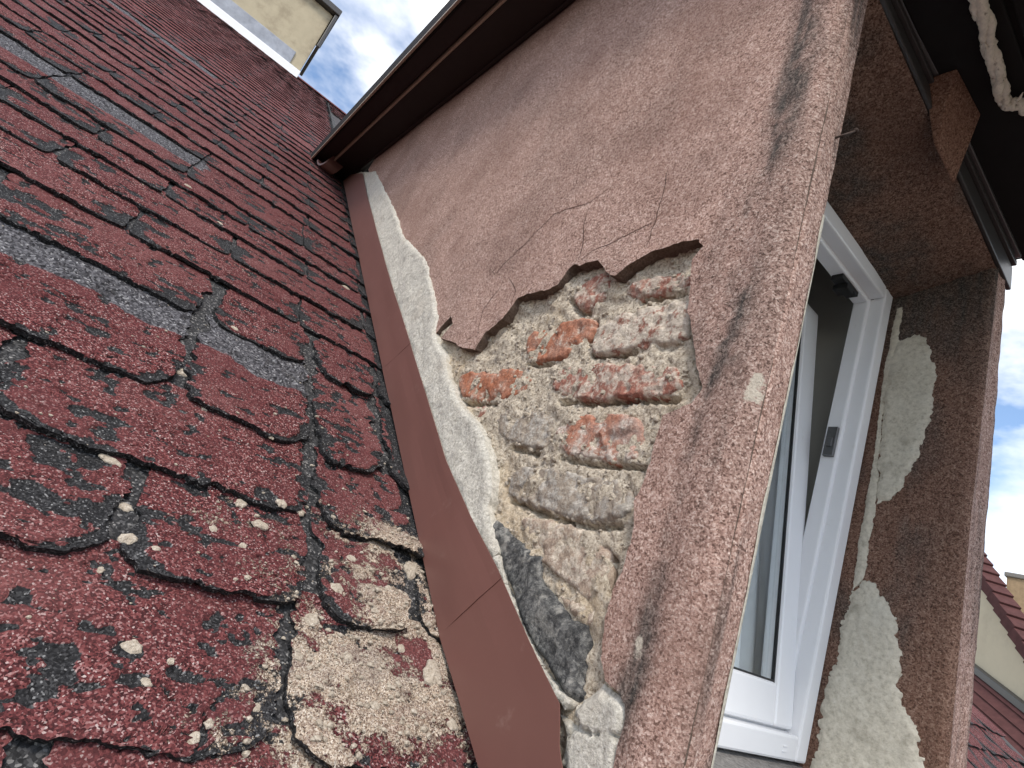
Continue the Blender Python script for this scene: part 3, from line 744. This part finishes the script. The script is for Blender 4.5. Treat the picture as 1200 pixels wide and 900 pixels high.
# thin pale plaster arris where the render has broken off the opening edge
zz = np.linspace(-.30, .47, 140); wv = .0008+.0045*fbm(zz*25, 0*zz, 0, 131, 4); on_ = sst(.36, .46, fbm(zz*6, 0*zz+3, 0, 132, 3))
V = []
for z_, w_, o_ in zip(zz, wv, on_):
    ww = w_*(.35+.65*o_)
    V += [(XI-ww*1.2, YF-.0032, z_), (XI+.0004, YF-.0035, z_), (XI+.0012, YF+.002, z_), (XI+.0012, YF+.03, z_)]
mesh('plaster_arris', np.array(V), grid_faces(4, 140), M['plaster'], dormer)

lean = lambda z: 1.0765+.060*((z-.32)/.88)
def xfront(z): return np.interp(z, [-.4, .32, .81, .9], [1.086, 1.084, 1.116, 1.12])
YW = .45
def xrev(Y, z): 
    t_ = np.clip((Y-YF)/(YW-YF), 0, 1.05); return xfront(z)*(1-t_)+(lean(z)+.004)*t_
def reveal(a, b):
    z = -.40+b*1.24; Y = YF+.012*0+a*(YW+.01-YF)
    x = xrev(Y, z)
    k = max(0, 1-(Y-YF)/.012); x += .012*(1-math.sqrt(max(0, 1-k*k)))
    return (x, Y, z)
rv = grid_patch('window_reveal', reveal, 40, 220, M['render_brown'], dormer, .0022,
    {'stain_shade': lambda P: np.clip(.65*sst(.5, .76, P[:, 2]+.12*(fbm(P[:, 1]*20, P[:, 2]*14, 0, 141)-.5))+.45*sst(.45, .7, fbm(P[:, 1]*22, P[:, 2]*9, 0, 142, 4))*sst(.31, .36, P[:, 1])+.2, 0, .85)}, 4, (-1,0,0))  # patchy, and darker towards the top
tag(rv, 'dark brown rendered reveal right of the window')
def rj(a, b):
    z = -.40+b*1.28; x0_ = xfront(z)+.010; x1_ = 1.197
    x = x0_+a*(x1_-x0_); Y = YF+.002
    k = max(0, (x-(x1_-.014))/.014); Y += .014*(1-math.sqrt(max(0, 1-k*k)))
    Y -= .004*math.exp(-((a-.55)/.12)**2)
    return (x, Y, z)
grid_patch('right_jamb', rj, 30, 160, M['render'], dormer, .002, {'stain_shade': lambda P: np.clip(.75*sst(1.165, 1.195, P[:, 0])*(.5+fbm(P[:, 0]*60, P[:, 2]*4, 0, 151, 4))+.4*sst(.45, .7, fbm(P[:, 0]*60, P[:, 2]*4, 0, 152, 4)), 0, .9)}, 5)
ob = MB(); ob.box(1.13, 1.196, YF+.016, 3.6, -.40, 1.28); ob.build('far_cheek_wall', M['sill'], dormer)
# cream plaster patches on the reveal
for i, px in enumerate(([(1052,402),(1072,392),(1086,396),(1097,432),(1092,478),(1080,520),(1076,535),(1068,548),(1062,562),(1046,585),(1026,592),(1030,548),(1036,470),(1040,425)],
        [(1000,692),(1012,678),(1026,682),(1040,704),(1050,738),(1054,785),(1058,828),(1074,845),(1080,905),(1086,960),(945,960),(953,900),(962,850),(986,740)],
        [(1051,362),(1058,360),(1052,402),(1036,470),(1026,592),(1012,678),(1000,692),(1006,640),(1024,540),(1036,440)])):
    q = []
    for x, y in px:
        X_ = 1.085
        for _ in range(4):
            p = on_x(x, y, X_); X_ = float(xrev(p[1], p[2]))
        q.append((min(p[1], YW+.004), p[2]))
    poly = roughen(np.array(q), .0022, [.009, .013, .004][i], 90, 160+i)
    poly[:, 0] = np.minimum(poly[:, 0], YW+.006)
    o = relief('plaster_patch', poly, 0, lambda P, d, i=i: .0015+.0035*np.clip(d/.006, 0, 1)*(.6+.8*fbm(P[:, 0]*30, P[:, 1]*30, i, 165, 3))+(fbm(P[:, 0]*90, P[:, 1]*90, i, 166, 3)-.5)*.002,
        M['plaster'], rv, step=.005, depth=.006, seed=170+i, xsurf=lambda P: xrev(P[:, 0], P[:, 1]))
    tag(o, ['cream plaster patch high on the reveal', 'large pale plaster patch low on the reveal', 'tan plaster strip along the window frame'][i])
m = MB(); qq = [on_x(x, y, 1.07) for x, y in ((968,842),(985,868),(1002,885),(1022,903))]
m.tube([q for q in qq], .0007, 5); m.build('hairline_crack', M['sill'], rv)
# lintel
zf = lambda X: .866+(X-.5)*(-.058/.62); zb = lambda X: .796+(X-.5)*(-.036/.61)
def lint(a, b):
    X = .485+a*(1.125-.485); t_ = b; Y = YF+.002+t_*(YW+.012-YF); z = zf(X)*(1-t_)+zb(X)*t_
    return (X, Y, z)
lo_ = grid_patch('lintel_soffit', lint, 110, 34, M['render_brown'], dormer, .0025, {'stain_shade': lambda P: np.clip(.30+.55*sst(.4, .68, fbm(P[:, 0]*9, P[:, 1]*12, 0, 181, 4)), 0, .85)}, 6, (0,0,-1))  # dark all over, with darker blotches
tag(lo_, 'dark brown underside of the window lintel')
lb_ = MB(); lb_.hexa([(.482,YF+.008,.874),(1.13,YF+.008,.815),(1.13,.47,.772),(.482,.47,.806),(.482,YF+.008,1.28),(1.13,YF+.008,1.28),(1.13,.47,1.28),(.482,.47,1.28)]); lb_.build('lintel_core', M['sill'], dormer)
# boards over the lintel and the black front eave
def strip(name, z0f, z1f, yo, mat, x0=.452, x1=1.196, bev=.002):
    m = MB(); m.hexa([(x0,YF-yo,z0f(x0)),(x1,YF-yo,z0f(x1)),(x1,YF+.004,z0f(x1)),(x0,YF+.004,z0f(x0)),(x0,YF-yo,z1f(x0)),(x1,YF-yo,z1f(x1)),(x1,YF+.004,z1f(x1)),(x0,YF+.004,z1f(x0))])
    return m.build(name, mat, dormer, bevel=bev)
bz = lambda f_: (lambda X: zf(X)+(f_)*(.893-zf(X)))
strip('lintel_board', bz(.05), bz(.62), .004, M['darkmetal'])
strip('cover_strip', bz(.65), bz(.77), .010, M['darkmetal'])
strip('cover_strip', bz(.84), bz(.97), .016, M['steel'])
m = MB(); m.box(.40, 1.222, -.16, YF+.003, .893, .913); m.build('eave_soffit', M['black'], dormer, bevel=.003)
for i in range(4):
    m = MB(); y1 = YF-.012-i*.10; m.box(.402, 1.220, y1-.094, y1, .886, .8925); m.build('soffit_board', M['black'], dormer, bevel=.003)
m = MB(); m.box(.40, 1.222, -.19, -.162, .86, 1.30); m.build('front_fascia', M['wood'], dormer, bevel=.004)
for xa in (.402, 1.206):
    m = MB(); m.hexa([(xa,-.160,.9135),(xa+.013,-.160,.9135),(xa+.013,YF-.002,.9135),(xa,YF-.002,.9135),(xa,-.160,ZE(-.16)-.014),(xa+.013,-.160,ZE(-.16)-.014),(xa+.013,YF-.002,ZE(YF)-.014),(xa,YF-.002,ZE(YF)-.014)])
    m.build('eave_end_board', M['wood'], dormer, bevel=.002)
# bracket: sheared wedge under the eave
top_ = [on_z(1122, 80, .884), on_z(1150, 134, .884)]; bot_ = [on_y(1097, 167, YF-.004), on_y(1119, 214, YF-.004)]
dep = np.array([0, .05, 0]); 
V = [top_[0], top_[1], bot_[1], bot_[0]]; Vb = [np.array([v[0]-.004, YF+.002, v[2]]) for v in V[:2]]+[bot_[1]+np.array([0,.004,-.0]), bot_[0]+np.array([0,.004,0])]
Vm = [v*.965 for v in V]
br = MB(); br.add(V+Vb, [(0,1,2,3),(7,6,5,4),(0,4,5,1),(1,5,6,2),(2,6,7,3),(3,7,4,0)])
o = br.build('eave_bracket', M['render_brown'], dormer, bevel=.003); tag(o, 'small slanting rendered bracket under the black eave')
# ---- eave along the cheek
def eave(name, x0, x1, z0, z1, mat, ya=-.16, yb=3.30, bev=.003):
    m = MB(); m.hexa([(x0,ya,ZE(ya)+z0),(x1,ya,ZE(ya)+z0),(x1,yb,ZE(yb)+z0),(x0,yb,ZE(yb)+z0),(x0,ya,ZE(ya)+z1),(x1,ya,ZE(ya)+z1),(x1,yb,ZE(yb)+z1),(x0,yb,ZE(yb)+z1)])
    return m.build(name, mat, dormer, bevel=bev)
eave('eave_soffit', .336, .47, .000, .022, M['wood'])
eave('wall_bead', .437, .449, -.012, -.001, M['wood'])
eave('drip_edge', .328, .3355, -.006, .030, M['trim'], bev=.002)
eave('verge_board', .262, .3255, .014, .040, M['wood'])
eave('roof_edge', .244, .2615, .004, .062, M['black'])
eave('roof_edge_lip', .2435, .252, -.006, .0035, M['trim'], bev=.001)
eave('dormer_roof', .246, 1.33, .063, .10, M['black'], -.22, 5.6)
eave('far_eave_soffit', 1.197, 1.32, .0, .06, M['wood'])
# rolled ends where the verge meets the main roof
for (px, r_) in (((374,188), .060), ((390,200), .050)):
    c_ = on_x(px[0], px[1], .30 if px[0] < 380 else .35); m = MB(); pts = []
    for j in range(9):
        a_ = math.pi*(.15+.95*j/8); pts.append((c_[0]-.05+.05*j/8, c_[1]+r_*.6*math.cos(a_), c_[2]-r_*math.sin(a_)+.03))
    V = []
    for p in pts: V += [(p[0]-.035, p[1], p[2]), (p[0]+.035, p[1]+.01, p[2]), (p[0]+.035, p[1]+.01, p[2]+.012), (p[0]-.035, p[1], p[2]+.012)]
    F = []
    for j in range(8):
        for q_ in range(4): F.append((j*4+q_, j*4+(q_+1) % 4, j*4+4+(q_+1) % 4, j*4+4+q_))
    F += [(3,2,1,0), (32,33,34,35)]
    m.add(V, F); m.build('verge_end_roll', M['flash'], dormer, smooth=False)
# ---- sill, apron, room
m = MB(); m.hexa([(.49,YF-.02,-.165),(1.09,YF-.02,-.165),(1.09,YW+.02,-.150),(.49,YW+.02,-.150),(.49,YF-.02,-.150),(1.09,YF-.02,-.150),(1.09,YW+.02,-.126),(.49,YW+.02,-.126)]); m.build('window_sill', M['sill'], dormer, bevel=.004)
m = MB(); m.box(.46, 1.19, YF+.012, YW+.06, -.45, -.168); m.build('apron_wall', M['sill'], dormer)
m = MB()
x0, x1, y0, y1, z0, z1 = .506, 1.128, .515, 2.6, -.6, 1.24
m.add([(x0,y0,z0),(x1,y0,z0),(x1,y1,z0),(x0,y1,z0),(x0,y0,z1),(x1,y0,z1),(x1,y1,z1),(x0,y1,z1)], [(0,1,2,3),(4,7,6,5),(1,5,6,2),(2,6,7,3),(3,7,4,0)])
m.build('room_lining', M['room'], dormer)
# ---- window
def shear(V):
    V = V.copy(); V[:, 0] += .060*((V[:, 2]-.32)/.88)*sst(.5, 1.07, V[:, 0]); return V
FX0, FX1, FZ0, FZ1 = .506, 1.0765, -.122, .778
win = bpy.data.objects.new('window', None); place(win, dormer, (.8, YW, -.122))
tag(win, 'white plastic window tilted open inwards')
fr_ = MB()
fd = .052; fwid = .036
def ring(m, x0, x1, z0, z1, wd, y0, y1, zt=lambda X: 0):
    for (a, b, c, d) in ((x0, x0+wd, z0, z1), (x1-wd, x1, z0, z1), (x0+wd, x1-wd, z0, z0+wd), (x0+wd, x1-wd, z1-wd, z1)):
        m.hexa([(a,y0,c),(b,y0,c),(b,y1,c),(a,y1,c),(a,y0,d),(b,y0,d),(b,y1,d),(a,y1,d)])
ring(fr_, FX0, FX1, FZ0, FZ1, fwid, YW, YW+fd)
fro = fr_.build('frame', M['pvc'], win, bevel=.004, shear=shear)
m = MB(); ring(m, FX0+fwid-.004, FX1-fwid+.004, FZ0+fwid-.004, FZ1-fwid+.004, .014, YW+.026, YW+fd+.003); m.build('inner_rebate', M['pvc'], win, bevel=.003, shear=shear)
m = MB(); ring(m, FX0+fwid-.006, FX1-fwid+.006, FZ0+fwid-.006, FZ1-fwid+.006, .005, YW+.0205, YW+.0255); m.build('seal', M['seal'], win, shear=shear)
# tilted sash: hinge along its lower edge
SX0, SX1, SZ0, SZ1 = FX0+.030, FX1-.036, FZ0+.040, FZ1-.048
TL = R(8.0)
def tilt(V):
    V = V.copy(); dz = V[:, 2]-SZ0; dy = V[:, 1]-(YW+.012)
    V[:, 1] = YW+.012+dy*math.cos(TL)+dz*math.sin(TL); V[:, 2] = SZ0+dz*math.cos(TL)-dy*math.sin(TL)
    return shear(V)
m = MB(); ring(m, SX0, SX1, SZ0, SZ1,   .060, YW+.012, YW+.042); sash = m.build('sash', M['pvc'], win, bevel=.005, shear=tilt)
m = MB(); ring(m, SX0+.057, SX1-.057, SZ0+.057, SZ1-.057, .006, YW+.017, YW+.022); m.build('glazing_seal', M['seal'], win, shear=tilt)
m = MB(); m.box(SX0+.056, SX1-.056, YW+.024, YW+.030, SZ0+.056, SZ1-.056); m.build('pane', M['glass'], win, shear=tilt)
# locking plates
p = on_x(988, 528, 1.028); p2 = on_x(1006, 336, 1.0)
m = MB(); zc = on_y(988, 528, YW+.035)[2]; m.box(FX1-fwid-.018, FX1-fwid-.0095, YW+.030, YW+.048, zc-.030, zc+.030); m.box(FX1-fwid-.022, FX1-fwid-.0178, YW+.034, YW+.044, zc-.012, zc+.006); m.build('lock_plate', M['steel'], win, bevel=.001, shear=shear)
m = MB(); xc_ = .975; m.box(xc_-.05, xc_+.02, YW+.030, YW+.052, FZ1-fwid-.020, FZ1-fwid-.0095); m.box(xc_-.03, xc_-.005, YW+.028, YW+.056, FZ1-fwid-.030, FZ1-fwid-.0195); m.build('lock_plate', M['seal'], win, bevel=.001, shear=shear)
m = MB(); q = on_y(930, 880, YW-.0004); m.box(q[0]-.006, q[0]+.006, YW-.0012, YW+.001, q[2]-.004, q[2]-.0025); m.box(q[0]-.006, q[0]+.006, YW-.0012, YW+.001, q[2]+.003, q[2]+.0045); m.build('drain_cap', M['pvc'], win, shear=shear)

# net curtain in the room
xs = np.linspace(.515, 1.125, 170); zs = np.linspace(-.30, 1.05, 14)
Xg, Zg = np.meshgrid(xs, zs); Yg = .530+.150*(Zg+.08)+.013*np.sin(Xg*80+2.2*np.sin(Xg*13))+.005*np.sin(Xg*190+1.0)
Vc = np.stack([Xg, Yg, Zg], -1).reshape(-1, 3)
cur = mesh('curtain', Vc, grid_faces(170, 14), M['curtain'])
tag(cur, 'white net curtain hanging in folds behind the tilted window', 'curtain')
so = cur.modifiers.new('thick', 'SOLIDIFY'); so.thickness = .0012

# ================================================================== rope, nail
pts = [on_z(x, y, .872) for x, y in ((1128,-60),(1138,-25),(1147,5),(1155,32),(1161,58),(1168,84),(1174,108),(1181,124),(1192,121),(1206,128),(1225,136))]
pts = [Vector(p)+Vector((random.uniform(-.002,.002),)*3) for p in pts]
rope = MB(); dense = []
for a, b in zip(pts[:-1], pts[1:]):
    for j in range(10): dense.append(a.lerp(b, j/10))
for st in range(3):
    P = []
    for j, p in enumerate(dense):
        t_ = (dense[min(j+1, len(dense)-1)]-dense[max(j-1, 0)]).normalized(); a_ = t_.orthogonal().normalized(); b_ = t_.cross(a_); an = j*.15+st*2*math.pi/3
        rr_ = .0042+.0030*float(fbm(j*.3, st*3.1, 0, 700)-.5)
        P.append(p+(a_*math.cos(an)+b_*math.sin(an))*rr_)
    rope.tube(P, [.0056+.0065*float(fbm(j*.45, st*5.3, 0, 701)-.5) for j in range(len(P))], 8)
for (px, py, ex, ey) in ((1150,28,1142,12), (1160,62,1154,50), (1183,126,1176,128), (1192,118,1199,108)):
    a_ = on_z(px, py, .868); b_ = on_z(ex, ey, .866); rope.tube([a_, (np.array(a_)+b_)/2+np.array([.001,0,-.001]), b_], [.003, .002, .0006], 5)
o = rope.build('rope', M['rope'], smooth=True); tag(o, 'frayed cream rope slung beneath the black eave', 'rope')
a_ = on_y(972, 163.5, YF+.004); b_ = on_y(988, 158.5, YF-.012); c_ = on_y(1002, 153.5, YF-.016)
m = MB(); m.tube([a_+np.array([-.01,.012,0]), a_, b_, c_], [.0016,.0016,.0014,.0012], 8); m.tube([c_, c_+(c_-b_)*.10], [.0034,.0030], 10)
tag(m.build('nail', M['rust'], smooth=True), 'bent dark nail sticking out of the rendered jamb', 'nail')

# ================================================================== crumbs on the roof
def drop(u, s):
    p = Vector(roof_p(u, s, .08)); hit = bvh.ray_cast(p, Vector(-RN))
    return hit[0]
def shoot(x, y):
    return bvh.ray_cast(Vector((0, 0, 0)), Vector(ray(x, y)).normalized())[0]
rs = np.random.RandomState(21)
cr_ = MB()
US = np.stack([rs.uniform(-.05, .47, 16000), rs.uniform(.55, 1.25, 16000)], 1)
DV = dust_field(US[:, 0], US[:, 1]); US = US[rs.rand(16000) < .006+.75*DV**2.2][:4600]
STR = np.stack([rs.uniform(-.4, .46, 260), rs.uniform(.55, 2.0, 260)], 1)
for j, (u, s) in enumerate(np.vstack([US, STR])):
    h = drop(u, s)
    if h is None: continue
    V, F = rock(rs); sz = .0007+.0034*rs.rand()**5 if j < len(US) else .0007+.0016*rs.rand()**3
    cr_.add(V*sz*np.array([1.1, 1, .75])+np.array(h)+RN*sz*.3, F)
o = cr_.build('mortar_crumbs', M['chip'], smooth=False); tag(o, 'sandy mortar crumbs scattered over the shingles by the flashing', 'rubble', kind='stuff')
# larger flakes that can be told apart
CH = [(155,757,26,15,'chip'),(130,540,26,9,'chip'),(145,594,20,10,'chip'),(213,437,17,13,'chip'),(172,800,13,9,'chip'),(227,866,12,20,'chip'),(507,790,24,46,'chip'),(482,668,22,30,'chip'),
 (318,512,9,8,'chip'),(240,479,10,8,'chip'),(150,632,18,15,'chip'),(183,643,10,7,'chip'),(436,715,24,14,'chip'),(407,770,14,10,'chip'),(365,727,22,14,'chip'),(395,690,20,14,'chip'),
 (305,615,20,12,'chip'),(282,590,14,12,'chip'),(330,590,16,12,'chip'),(352,600,12,10,'chip'),(245,848,12,9,'chip'),
 (440,828,14,10,'chip'),(380,850,16,10,'chip'),(300,830,12,9,'chip'),(470,760,12,10,'chip'),(412,655,14,9,'chip'),(455,690,11,9,'chip'),(530,850,16,12,'chip'),(350,770,12,9,'chip'),(200,775,9,7,'chip'),
 (118,668,8,7,'chip'),(258,262,8,5,'chip'),(220,218,9,5,'chip'),(405,337,12,7,'chip'),(250,620,12,9,'chip'),(285,640,10,8,'chip'),(275,385,9,7,'chip')]
for i, (x, y, wpx, hpx, mt) in enumerate(CH):
    h = shoot(x, y)
    if h is None: continue
    dist = h.length; a_ = wpx/FPX*dist*.42; b_ = hpx/FPX*dist*.42
    rs2 = np.random.RandomState(300+i); nA, nR = 14, 4
    ux = Vector((1, 0, 0)); us = Vector((0, CS, SN)); nn = Vector(RN)
    ang0 = rs2.rand()*.6-.5; b2 = min(max(b_*1.25, a_*.35), a_*1.6); th_ = min(a_, b2)*.34
    rad = [.78+.42*rs2.rand() for _ in range(nA)]; V = []; F = []
    for r_ in range(nR):
        rr_ = [1.0, .95, .72, .3][r_]; hz = [-.35, .35, .85, 1.0][r_]
        for j in range(nA):
            an = 2*math.pi*j/nA; cx = math.cos(an)*rad[j]*rr_*a_; cy = math.sin(an)*rad[j]*rr_*b2
            q = ux*(cx*math.cos(ang0)-cy*math.sin(ang0))+us*(cx*math.sin(ang0)+cy*math.cos(ang0))+nn*(th_*(hz+.35*(rs2.rand()-.5)))
            V.append(h+q)
    for r_ in range(nR-1):
        for j in range(nA): F.append((r_*nA+j, r_*nA+(j+1) % nA, (r_+1)*nA+(j+1) % nA, (r_+1)*nA+j))
    F.append(tuple((nR-1)*nA+j for j in range(nA))); F.append(tuple(range(nA))[::-1])
    mm = MB(); mm.add(V, F)
    o = mm.build('mortar_flake', M[mt], smooth=False)
    big = {0: 'oval whitish mortar flake lying alone on the red shingles', 1: 'thin white mortar flake lodged under a shingle edge', 6: 'tall cream mortar lump leaning against the brown flashing', 7: 'cream mortar lump beside the flashing above the heavy dust'}
    if i in big: tag(o, big[i], 'mortar flake', 'mortar flakes fallen on the roof')
    else:
        dvv = float(dust_field(np.array([h.x]), np.array([h.y/CS]))[0])
        if y < 400: lb = 'tiny white fleck of mortar on the upper shingle rows'
        elif 270 < x < 360 and y < 620: lb = 'pale mortar crumb lined up along the shingle edge above the dusty patch'
        elif (x, y) in ((145,594), (150,632), (183,643), (118,668)): lb = 'pale mortar flake in the black bare gap between two shingles'
        elif y < 520: lb = 'small pale mortar flake near the exposed grey shingle band'
        elif x > 340: lb = 'cream mortar lump in the thick mortar dust beside the brown flashing'
        else: lb = 'small pale mortar flake on red shingle near the edge of the dust'
        tag(o, lb, 'mortar flake', 'mortar flakes fallen on the roof')

# ================================================================== chimney on the ridge
yr = S_TOP*CS; zr = RD+S_TOP*SN
ch = empty('chimney', (-1.1, yr+.25, zr-.15), 'cream rendered chimney block with dark coping on the roof ridge', 'chimney')
c0 = on_y(352, 86, yr-.06); c1 = on_y(392, 20, yr-.06)
m = MB(); m.box(-2.3, -.01, yr-.06, yr+.65, zr-.4, c1[2]); m.build('shaft', M['chim'], ch, bevel=.01)
m = MB(); m.box(-2.38, .06, yr-.15, yr+.74, c1[2]+.002, c1[2]+.10); m.build('coping', M['darkmetal'], ch, bevel=.01)
m = MB(); m.box(.0, .045, yr-.13, yr+.70, c1[2]-.62, c1[2]-.001); m.build('rain_pipe', M['darkmetal'], ch, bevel=.01)
m = MB(); m.box(-2.32, -.16, yr-.085, yr-.062, zr-.12, zr+.26); m.build('base_flashing', M['zinc'], ch, bevel=.006)
m = MB(); m.box(-2.32, .0, yr-.13, yr-.087, zr-.12, zr+.03); m.build('apron_strip', M['pvc'], ch, bevel=.006)

# ================================================================== neighbour house beyond the dormer
A_ = ray(1150, 664)*14/ray(1150, 664)[0]; B_ = ray(1204, 752)*13.0/ray(1204, 752)[0]
dv = (B_-A_); 
nh = empty('neighbour_house', (14, 3, -7.2), 'neighbouring cream house with dark red roofs seen past the window jamb', 'house')
out = np.cross(dv/np.linalg.norm(dv), (0, 0, 1)); out[2] = 0; out /= np.linalg.norm(out)
if out @ np.array([-1, -.25, 0]) < 0: out = -out
E0 = A_-dv*1.6; E1 = B_+dv*1.4
wt = np.array([0, 0, -.30])
back = -out*.22
E2 = E0-np.array([dv[0], dv[1], -dv[2]])*3.0
front_w = [np.array([E1[0], E1[1], -7.2]), E1+wt, E0+wt, E2+wt, np.array([E2[0], E2[1], -7.2])]
m = MB(); m.add([tuple(p) for p in front_w]+[tuple(p+back) for p in front_w], [(0,1,2,3,4),(9,8,7,6,5),(0,5,6,1),(1,6,7,2),(2,7,8,3),(3,8,9,4),(4,9,5,0)]); m.build('wall', M['nwall'], nh)
# verge roof: rows of tiles following the slope
nr = 26
rf = bpy.data.objects.new('roof', None); place(rf, nh, tuple(A_)); 
for i in range(2*nr):
    Ee = E1 if i < nr else E2; ii = i % nr
    a = E0+(Ee-E0)*ii/nr; b = E0+(Ee-E0)*(ii+1.12)/nr
    nrm = np.cross(b-a, out); nrm /= np.linalg.norm(nrm); nrm = nrm if nrm[2] > 0 else -nrm
    a1, b1 = a+nrm*.02, b+nrm*.07
    m = MB(); t0 = -nrm*.20
    f1, f2 = a1+out*.12, b1+out*.12; g1, g2 = a1+back, b1+back
    m.hexa([tuple(f1+t0), tuple(f2+t0), tuple(g2+t0), tuple(g1+t0), tuple(f1), tuple(f2), tuple(g2), tuple(g1)]); m.build('tile', M['ntile'], rf, bevel=.01)
# lower lean-to roof against the wall
def on_wall(x, y):
    r = ray(x, y); nrm_ = out; t_ = (A_ @ nrm_)/(r @ nrm_); return r*t_
W0, W1 = on_wall(1130, 772), on_wall(1215, 838)
wd_ = W1-W0; W0 = W0-wd_*1.0; W1 = W1+wd_*1.2
fall = out*2.2+np.array([0, 0, -2.0])
lf = bpy.data.objects.new('lower_roof', None); place(lf, nh, tuple(W0))
for i in range(16):
    a, b = i/16, (i+1.15)/16; nrm = np.cross(wd_, fall); nrm /= np.linalg.norm(nrm); nrm = nrm if nrm[2] > 0 else -nrm
    m = MB(); t0 = -nrm*.05
    P = [W0+fall*a+nrm*.005, W1+fall*a+nrm*.005, W1+fall*b+nrm*.04, W0+fall*b+nrm*.04]
    m.hexa([tuple(p+t0) for p in P]+[tuple(p) for p in P]); m.build('tile', M['ntile'], lf, bevel=.006)
m = MB(); P = [W0+out*.01, W1+out*.01, W1+out*.14, W0+out*.14]; up_ = np.array([0, 0, .03])
m.hexa([tuple(p-up_*0+np.array([0,0,-.06])) for p in P]+[tuple(p+np.array([0,0,.07])) for p in P]); m.build('wall_flashing', M['darkmetal'], nh, bevel=.01)
q = ray(1180, 673)*16/ray(1180, 673)[0]; q2 = ray(1215, 673)*16/ray(1215, 673)[0]
m = MB(); m.box(q[0], q[0]+.7, min(q[1], q2[1])-.25, q[1], q[2]-2.2, q[2]); m.build('chimney', M['tan_brick'], nh, bevel=.02)
m = MB(); m.box(q[0]-.04, q[0]+.74, min(q[1], q2[1])-.29, q[1]+.04, q[2]-.05, q[2]+.05); m.build('chimney_cap', M['sill'], nh, bevel=.02)
